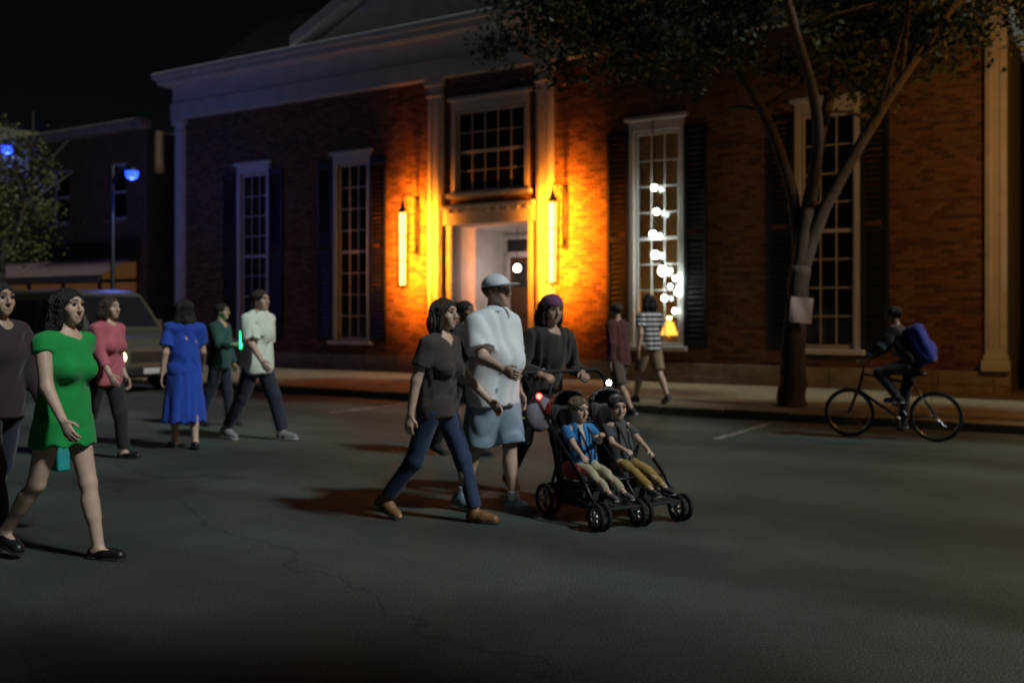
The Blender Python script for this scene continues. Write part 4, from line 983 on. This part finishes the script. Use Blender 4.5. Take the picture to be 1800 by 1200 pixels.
P = person(SR - SX * .18 - SD * .06, SY, 'small child in dark grey shirt and mustard trousers in the far stroller seat', 'children in the stroller', .94, lean=-16, base=.40, foot=((-.07, .45, .235), (.06, .44, .235)), hand=((-.12, .2, .46), (.1, .16, .5)), headscale=1.5, skin=S_light, hair=HBr, hairstyle='short', bulk=1.1, head=(-14, 5),
       top=dict(mat=cloth('charcoal', (.06, .06, .065)), loose=.014, hem=-.08, sleeve=.7, name='t_shirt'), bottom=dict(kind='trousers', mat=cloth('mustard', (.34, .21, .05)), loose=.008, cut=1.85), shoe=dict(kind='sneaker', mat=cloth('shoe_black', (.03, .03, .03)), sole=sole_w), res=.008, mesh_seed=5)
# bag on the stroller handle, clip lights
def handle_bag():
    o = empty('shoulder_bag', SR - SD * .66 + SX * .16 + Vector((0, 0, .62)), SY, 'grey lilac bag with lime trim hanging from the stroller handle', 'bag')
    f = Field(); f.ell((0, -.07, .1), (.14, .07, .15), .02); V, Q = f.mesh(.010, wrinkle(9, .006)); mesh_obj('pouch', V, Q, cloth('lilac_grey', (.20, .18, .22)), o, None, True)
    MB().tube([(-.15, -.07, .06), (-.08, -.145, .07), (0, -.15, .06), (.08, -.145, .07), (.15, -.07, .06)], .012, 8).build('trim', cloth('lime', (.28, .42, .05)), o, True)
    MB().tube([(-.1, -.07, .2), (-.09, -.02, .4), (0, 0.0, .452), (.09, -.02, .4), (.1, -.07, .2)], .009, 8).build('strap', cloth('lilac_grey', (.2, .18, .22)), o, True)
handle_bag()
def clip_light(loc, label, m, col, pw):
    o = empty('clip_light', loc, SY, label, 'light', 'clip lights on the stroller')
    MB().box(-.03, .03, -.02, .014, -.025, .025).build('case', M_rubber, o, bevel=.006)
    MB().lathe([(.022, 0), (.02, .012), (.012, .018), (0, .02)], c=(0, .012, 0), n=12, axis='y').build('lens', m, o, True)
    MB().tube([(-.02, -.018, -.02), (-.02, -.03, -.05), (.02, -.03, -.05), (.02, -.018, -.02)], .005, 6).build('clip', M_iron, o)
    add_light('lamp_light', 'POINT', o, (0, .05, 0), pw, col, .02)
clip_light(SR + SX * .36 - SD * .42 + Vector((0, 0, .88)), 'tiny red clip light on the stroller frame below the handle', mat('red_lens', (.8, .05, .03), .3, emit=(1, .03, .02), estr=25), (1, .05, .03), .12)
clip_light(SR - SX * .18 - SD * .26 + Vector((0, 0, .975)), 'tiny white clip light on top of the stroller canopy', mat('white_lens', (.8, .8, .8), .3, emit=(.8, .92, 1), estr=30), (.8, .92, 1), .5)
# woman in green
P = person(ground(112, 982), YAWU + R(10), 'woman in sleeveless bright green dress and black flat shoes', WG, 1.68, lean=2, hip=(15, -18), knee=(3, 22), toe=(0, 22), sh=((-18, 7), (16, 7)), el=(14, 24), bust=.02, skin=S_light, hair=HB, hairstyle='long',
       top=dict(mat=cloth('green', (.0, .28, .05), var=.05), loose=.015, hem=-.05, sleeve=.22, flare=.004, amp=.003, scoop=.004, name='bodice'), bottom=dict(kind='skirt', mat=cloth('green', (.0, .28, .05)), len=.17, rh=.195, folds=7, fold=.04, name='dress_skirt'), shoe=dict(kind='flat', mat=blk_l, sole=sole_d), mesh_seed=6)
# dark figure at the edge
P = person(ground(-6, 940), YAWU, 'person in black hooded top and dark trousers holding a turquoise bag', WG, 1.74, lean=3, hip=(-14, 16), knee=(18, 5), toe=(18, 0), sh=((10, 7), (6, 9)), el=(20, 12), skin=S_mid, hair=HB, hairstyle='short',
       top=dict(mat=cloth('near_black_plum', (.03, .014, .02)), loose=.02, hem=-.1, sleeve=1.9, name='hooded_top'), bottom=dict(kind='trousers', mat=navy, loose=.014), shoe=dict(kind='sneaker', mat=black, sole=sole_d), mesh_seed=7)
def hand_bag(P, i):
    e, wv = P['ARM'][i]; d = unit(wv - e); h = wv + d * .095; q = P['root']; loc = q.matrix_basis @ Vector(h)
    o = empty('handbag', loc, q.rotation_euler.z, 'small turquoise handbag with looped handles', 'bag')
    f = Field(); f.fn(lambda X: np.maximum(np.maximum(np.abs(X[..., 0]) - .045, np.abs(X[..., 1]) - .14 - .15 * (X[..., 2] + .3) * -.3), np.abs(X[..., 2] + .27) - .1), (-.07, -.2, -.4), (.07, .2, -.15), .02)
    V, Q = f.mesh(.011, wrinkle(3, .005)); mesh_obj('pouch', V, Q, mat('turquoise_leather', (.02, .30, .30), .45, .1), o, None, True)
    for s in (-.03, .03): MB().tube([(s, -.08, -.18), (s * .6, -.06, -.04), (0, 0, .0), (s * .6, .06, -.04), (s, .08, -.18)], .007, 8).build('handle', mat('turquoise_leather', (.02, .3, .3)), o, True)
bpy.context.view_layer.update(); hand_bag(P, 0)
# pink shirt
P = person(ground(186, 806), YAWU + R(14), 'person in rose pink shirt and black trousers just behind the green dress', WG, 1.70, lean=4, hip=(14, -16), knee=(6, 16), toe=(0, 18), sh=((-12, 8), (18, 8)), el=(30, 20), skin=S_light, hair=HBr, hairstyle='bob', bust=.01,
       top=dict(mat=cloth('rose', (.48, .11, .14)), loose=.018, hem=-.12, sleeve=1.6, name='shirt'), bottom=dict(kind='trousers', mat=black, loose=.016), shoe=dict(kind='flat', mat=blk_l, sole=sole_d), mesh_seed=8)
# long blue dress
P = person(ground(324, 787), YAWU + R(150), 'person in long bright blue dress seen from behind', WG, 1.68, lean=1, hip=(8, -8), knee=(4, 8), toe=(0, 6), sh=((-6, 8), (10, 8)), el=(10, 40), skin=S_light, hair=HB, hairstyle='long',
       top=dict(mat=cloth('royal_blue', (.01, .06, .42)), loose=.016, hem=-.05, sleeve=.7, name='bodice'), bottom=dict(kind='skirt', mat=cloth('royal_blue', (.01, .06, .42)), len=.62, rh=.25, folds=9, fold=.07, name='dress_skirt'), shoe=dict(kind='flat', mat=blk_l, sole=sole_d), mesh_seed=9)
# person with the green glow stick
P = person(ground(386, 748), YAWU + R(20), 'person in dark teal jacket holding a glowing green stick', WG, 1.66, lean=2, hip=(10, -12), knee=(6, 12), toe=(0, 12), sh=((4, 6), (25, 10)), el=(12, 70), skin=S_mid, hair=HB, hairstyle='short',
       top=dict(mat=cloth('dark_teal', (.012, .05, .055)), loose=.02, hem=-.1, sleeve=1.9, name='jacket'), bottom=dict(kind='trousers', mat=navy, loose=.012), shoe=dict(kind='sneaker', mat=black, sole=sole_d), res=.013, mesh_seed=10)
e, wv = P['ARM'][1]; d = unit(wv - e); hp_ = P['root'].matrix_basis
bpy.context.view_layer.update(); gl = P['root'].matrix_world @ Vector(wv + d * .1)
gs = empty('glow_stick', gl, YAWU, 'glowing green stick held by the person in the teal jacket', 'glow stick')
MB().lathe([(0, -.1), (.014, -.095), (.014, .17), (.008, .18), (0, .182)], n=10).build('tube', mat('green_glow', (.05, .8, .3), .4, emit=(.03, 1, .35), estr=3.0), gs, True)
MB().lathe([(.016, -.12), (.017, -.06), (0, -.06)], n=10).build('grip', M_rubber, gs, True)
add_light('lamp_light', 'POINT', gs, (0, 0.05, .05), 3.0, (.05, 1, .4), .05)
# man in the white shirt
P = person(ground(452, 772), YAWU + R(8), 'man in loose white shirt and dark navy trousers walking past the dark window', WG, 1.84, lean=3, hip=(24, -20), knee=(8, 12), toe=(0, 16), sh=((-16, 9), (18, 9)), el=(20, 26), skin=S_light, hair=HBr, hairstyle='short', bulk=1.06,
       top=dict(mat=cloth('off_white', (.66, .72, .62), var=.05), loose=.032, hem=-.12, sleeve=.85, flare=.03, amp=.009, name='shirt'), bottom=dict(kind='trousers', mat=navy, loose=.014), shoe=dict(kind='sneaker', mat=cloth('grey_shoe', (.2, .2, .2)), sole=sole_w), mesh_seed=11)
# person half hidden between the couple
P = person(ground(812, 800), YAWU, 'dark-haired person in black, half hidden behind the couple', WG, 1.66, lean=3, hip=(14, -14), knee=(6, 16), toe=(0, 16), skin=S_brown, hair=HB, hairstyle='bun', top=dict(mat=black, loose=.018, hem=-.1, sleeve=1.8, name='jacket'), bottom=dict(kind='trousers', mat=black), shoe=dict(kind='sneaker', mat=black, sole=sole_d), res=.013, mesh_seed=12)
# two on the pavement
g1 = ground(1142, 722); g1.z = PZ
P = person(g1, YAWU + R(150), 'person in black and white striped top and tan shorts on the pavement by the window', WG, 1.72, lean=2, hip=(20, -18), knee=(6, 14), toe=(0, 16), sh=((-14, 8), (14, 8)), el=(16, 22), skin=S_light, hair=HB, hairstyle='bob', top=dict(mat=None, loose=.016, hem=-.06, sleeve=.6, name='t_shirt') if False else dict(mat=mat('cloth_stripes', (.5, .5, .52), .85), loose=.016, hem=-.06, sleeve=.6, name='t_shirt'),
       bottom=dict(kind='shorts', mat=cloth('tan', (.28, .19, .10)), loose=.018, cut=.9), shoe=dict(kind='sneaker', mat=cloth('shoe_grey', (.1, .07, .09)), sole=sole_w), res=.013, mesh_seed=13)
def stripes():
    m = MATS['cloth_stripes']; t = m.node_tree; b = t.nodes['Principled BSDF']; tc = t.nodes.new('ShaderNodeTexCoord'); w_ = t.nodes.new('ShaderNodeTexWave'); w_.bands_direction = 'Z'; w_.inputs['Scale'].default_value = 4.2; w_.inputs['Distortion'].default_value = .6
    r = t.nodes.new('ShaderNodeValToRGB'); r.color_ramp.interpolation = 'CONSTANT'; r.color_ramp.elements[0].color = (.02, .02, .024, 1); r.color_ramp.elements[1].position = .5; r.color_ramp.elements[1].color = (.6, .6, .62, 1)
    t.links.new(tc.outputs['Object'], w_.inputs['Vector']); t.links.new(w_.outputs['Fac'], r.inputs[0]); t.links.new(r.outputs[0], b.inputs['Base Color'])
stripes()
g2 = ground(1088, 732)
P = person(g2, YAWU + R(165), 'person in dark red jacket walking beside the striped top', WG, 1.70, lean=4, hip=(-16, 18), knee=(16, 6), toe=(16, 0), skin=S_mid, hair=HBr, hairstyle='short', top=dict(mat=cloth('dark_red', (.07, .014, .014)), loose=.022, hem=-.12, sleeve=1.9, name='jacket'),
       bottom=dict(kind='shorts', mat=cloth('brown_shorts', (.10, .07, .05)), loose=.016, cut=.95), shoe=dict(kind='sneaker', mat=black, sole=sole_w), res=.013, mesh_seed=14)

# ------------------------------------------------------------------ bicycle and rider
BY = YAWU + math.pi; BP = ground(1572, 772)
def bicycle():
    t = empty('bicycle', BP, BY, 'black bicycle ridden past the leaning tree', 'bicycle'); r = .3
    M_f = mat('bike_paint', (.02, .022, .026), .3, spec=.6)
    ra, fa = Vector((0, -.47, r)), Vector((0, .53, r)); bb = Vector((0, -.05, .27)); st = Vector((0, -.2, .7)); ht, hb = Vector((0, .37, .78)), Vector((0, .42, .58))
    f = MB(); f.tube([bb, st], .017, 10); f.tube([st * .97 + bb * .03, ht], .016, 10); f.tube([bb, hb], .019, 10); f.tube([hb, ht], .02, 10)
    for s in (-.05, .05): f.tube([bb, ra + Vector((s, 0, 0))], .009, 8); f.tube([st, ra + Vector((s, 0, 0))], .008, 8)
    f.build('frame', M_f, t, True)
    k = MB(); 
    for s in (-.05, .05): k.tube([hb, hb + Vector((s, .02, -.03)), fa + Vector((s, 0, 0))], .011, 8)
    k.build('fork', M_f, t, True)
    for c in (ra, fa):
        w_ = empty('wheel', (0, 0, 0)); w_.parent = t
        MB().torus(c, r - .018, .018, 'x', 40, 8).build('tyre', M_rubber, w_, True)
        MB().torus(c, r - .042, .009, 'x', 40, 6).build('rim', M_chrome, w_, True)
        s = MB(); s.lathe([(0, -.04), (.018, -.04), (.018, .04), (0, .04)], c=c, n=10, axis='x')
        for q in range(24): a = q * math.pi / 12; s.tube([c + Vector((.025 * (-1) ** q, 0, 0)), c + Vector((0, (r - .04) * math.cos(a), (r - .04) * math.sin(a)))], .0016, 4)
        s.build('spokes', M_chrome, w_)
    MB().tube([ht, ht + Vector((0, -.01, .1)), ht + Vector((0, .04, .13))], .013, 8).build('stem', M_f, t, True)
    h = ht + Vector((0, .04, .13)); MB().tube([h + Vector((-.28, -.10, .05)), h + Vector((-.2, -.03, .04)), h + Vector((-.06, 0, 0)), h + Vector((.06, 0, 0)), h + Vector((.2, -.03, .04)), h + Vector((.28, -.10, .05))], .012, 8).build('handlebar', M_chrome, t, True)
    MB().tube([st, st + Vector((0, -.02, .09))], .013, 8).build('seat_post', M_chrome, t, True)
    s = Field(); s.cap((0, -.31, .80), (0, -.2, .80), .07, .05, .03, (0, 0, 1), .45).cap((0, -.2, .80), (0, -.04, .79), .045, .022, .03, (0, 0, 1), .55); V, Q = s.mesh(.009); mesh_obj('saddle', V, Q, blk_l, t, None, True)
    c = MB(); c.torus(bb + Vector((.05, 0, 0)), .085, .006, 'x', 26, 6); c.tube([bb + Vector((-.07, 0, 0)), bb + Vector((.07, 0, 0))], .014, 8); c.tube([bb + Vector((.07, 0, 0)), bb + Vector((.08, .0, -.16))], .009, 6); c.tube([bb + Vector((-.07, 0, 0)), bb + Vector((-.08, 0, .16))], .009, 6)
    c.build('crankset', M_chrome, t, True)
    for s, z in ((1, -.16), (-1, .16)): MB().box(min(s * .08, s * .17), max(s * .08, s * .17), bb.y - .045, bb.y + .045, bb.z + z - .012, bb.z + z + .012).build('pedal', M_rubber, t, bevel=.004)
bicycle()
BF = Vector((-math.sin(BY), math.cos(BY), 0)); so = -.2
P = person(BP + BF * so, BY, 'cyclist in dark clothes with a blue backpack riding past the brick wall', WG, 1.52, lean=24, base=.93, foot=((-.125, .13, .52), (.125, .13, .20)), hand=((-.25, .52, .95), (.25, .52, .95)), skin=S_brown, hair=HB, hairstyle='short', head=(0, -10),
       top=dict(mat=cloth('dark_top', (.02, .022, .03)), loose=.018, hem=-.06, sleeve=1.85, name='jacket'), bottom=dict(kind='trousers', mat=black, loose=.012), shoe=dict(kind='sneaker', mat=black, sole=sole_w), mesh_seed=15)
def backpack(P):
    q = P['root']; bpy.context.view_layer.update(); c = P['chest'] - P['fax'] * .23 * P['k'] - P['uvec'] * .09; loc = q.matrix_world @ Vector(c)
    o = empty('backpack', loc, q.rotation_euler.z, 'bright blue backpack on the back of the cyclist', 'backpack'); o.rotation_euler = (R(-24), 0, q.rotation_euler.z)
    f = Field(); f.fn(lambda X: (np.linalg.norm(np.maximum(np.abs(X - np.array([0, 0, -.04])) - np.array([.10, .04, .19]), 0), axis=-1) - .055), (-.2, -.15, -.35), (.2, .15, .27), .02)
    f.ell((0, -.09, -.12), (.12, .05, .10), .02); V, Q = f.mesh(.012, wrinkle(6, .004)); mesh_obj('pack', V, Q, cloth('pack_blue', (.010, .03, .25)), o, None, True)
    for s in (-1, 1): MB().tube([(s * .09, .05, .15), (s * .11, .15, .2), (s * .12, .3, .12), (s * .13, .32, -.02), (s * .12, .2, -.15), (s * .1, .08, -.2)], .014, 8).build('strap', cloth('pack_blue', (.012, .05, .36)), o, True)
backpack(P)
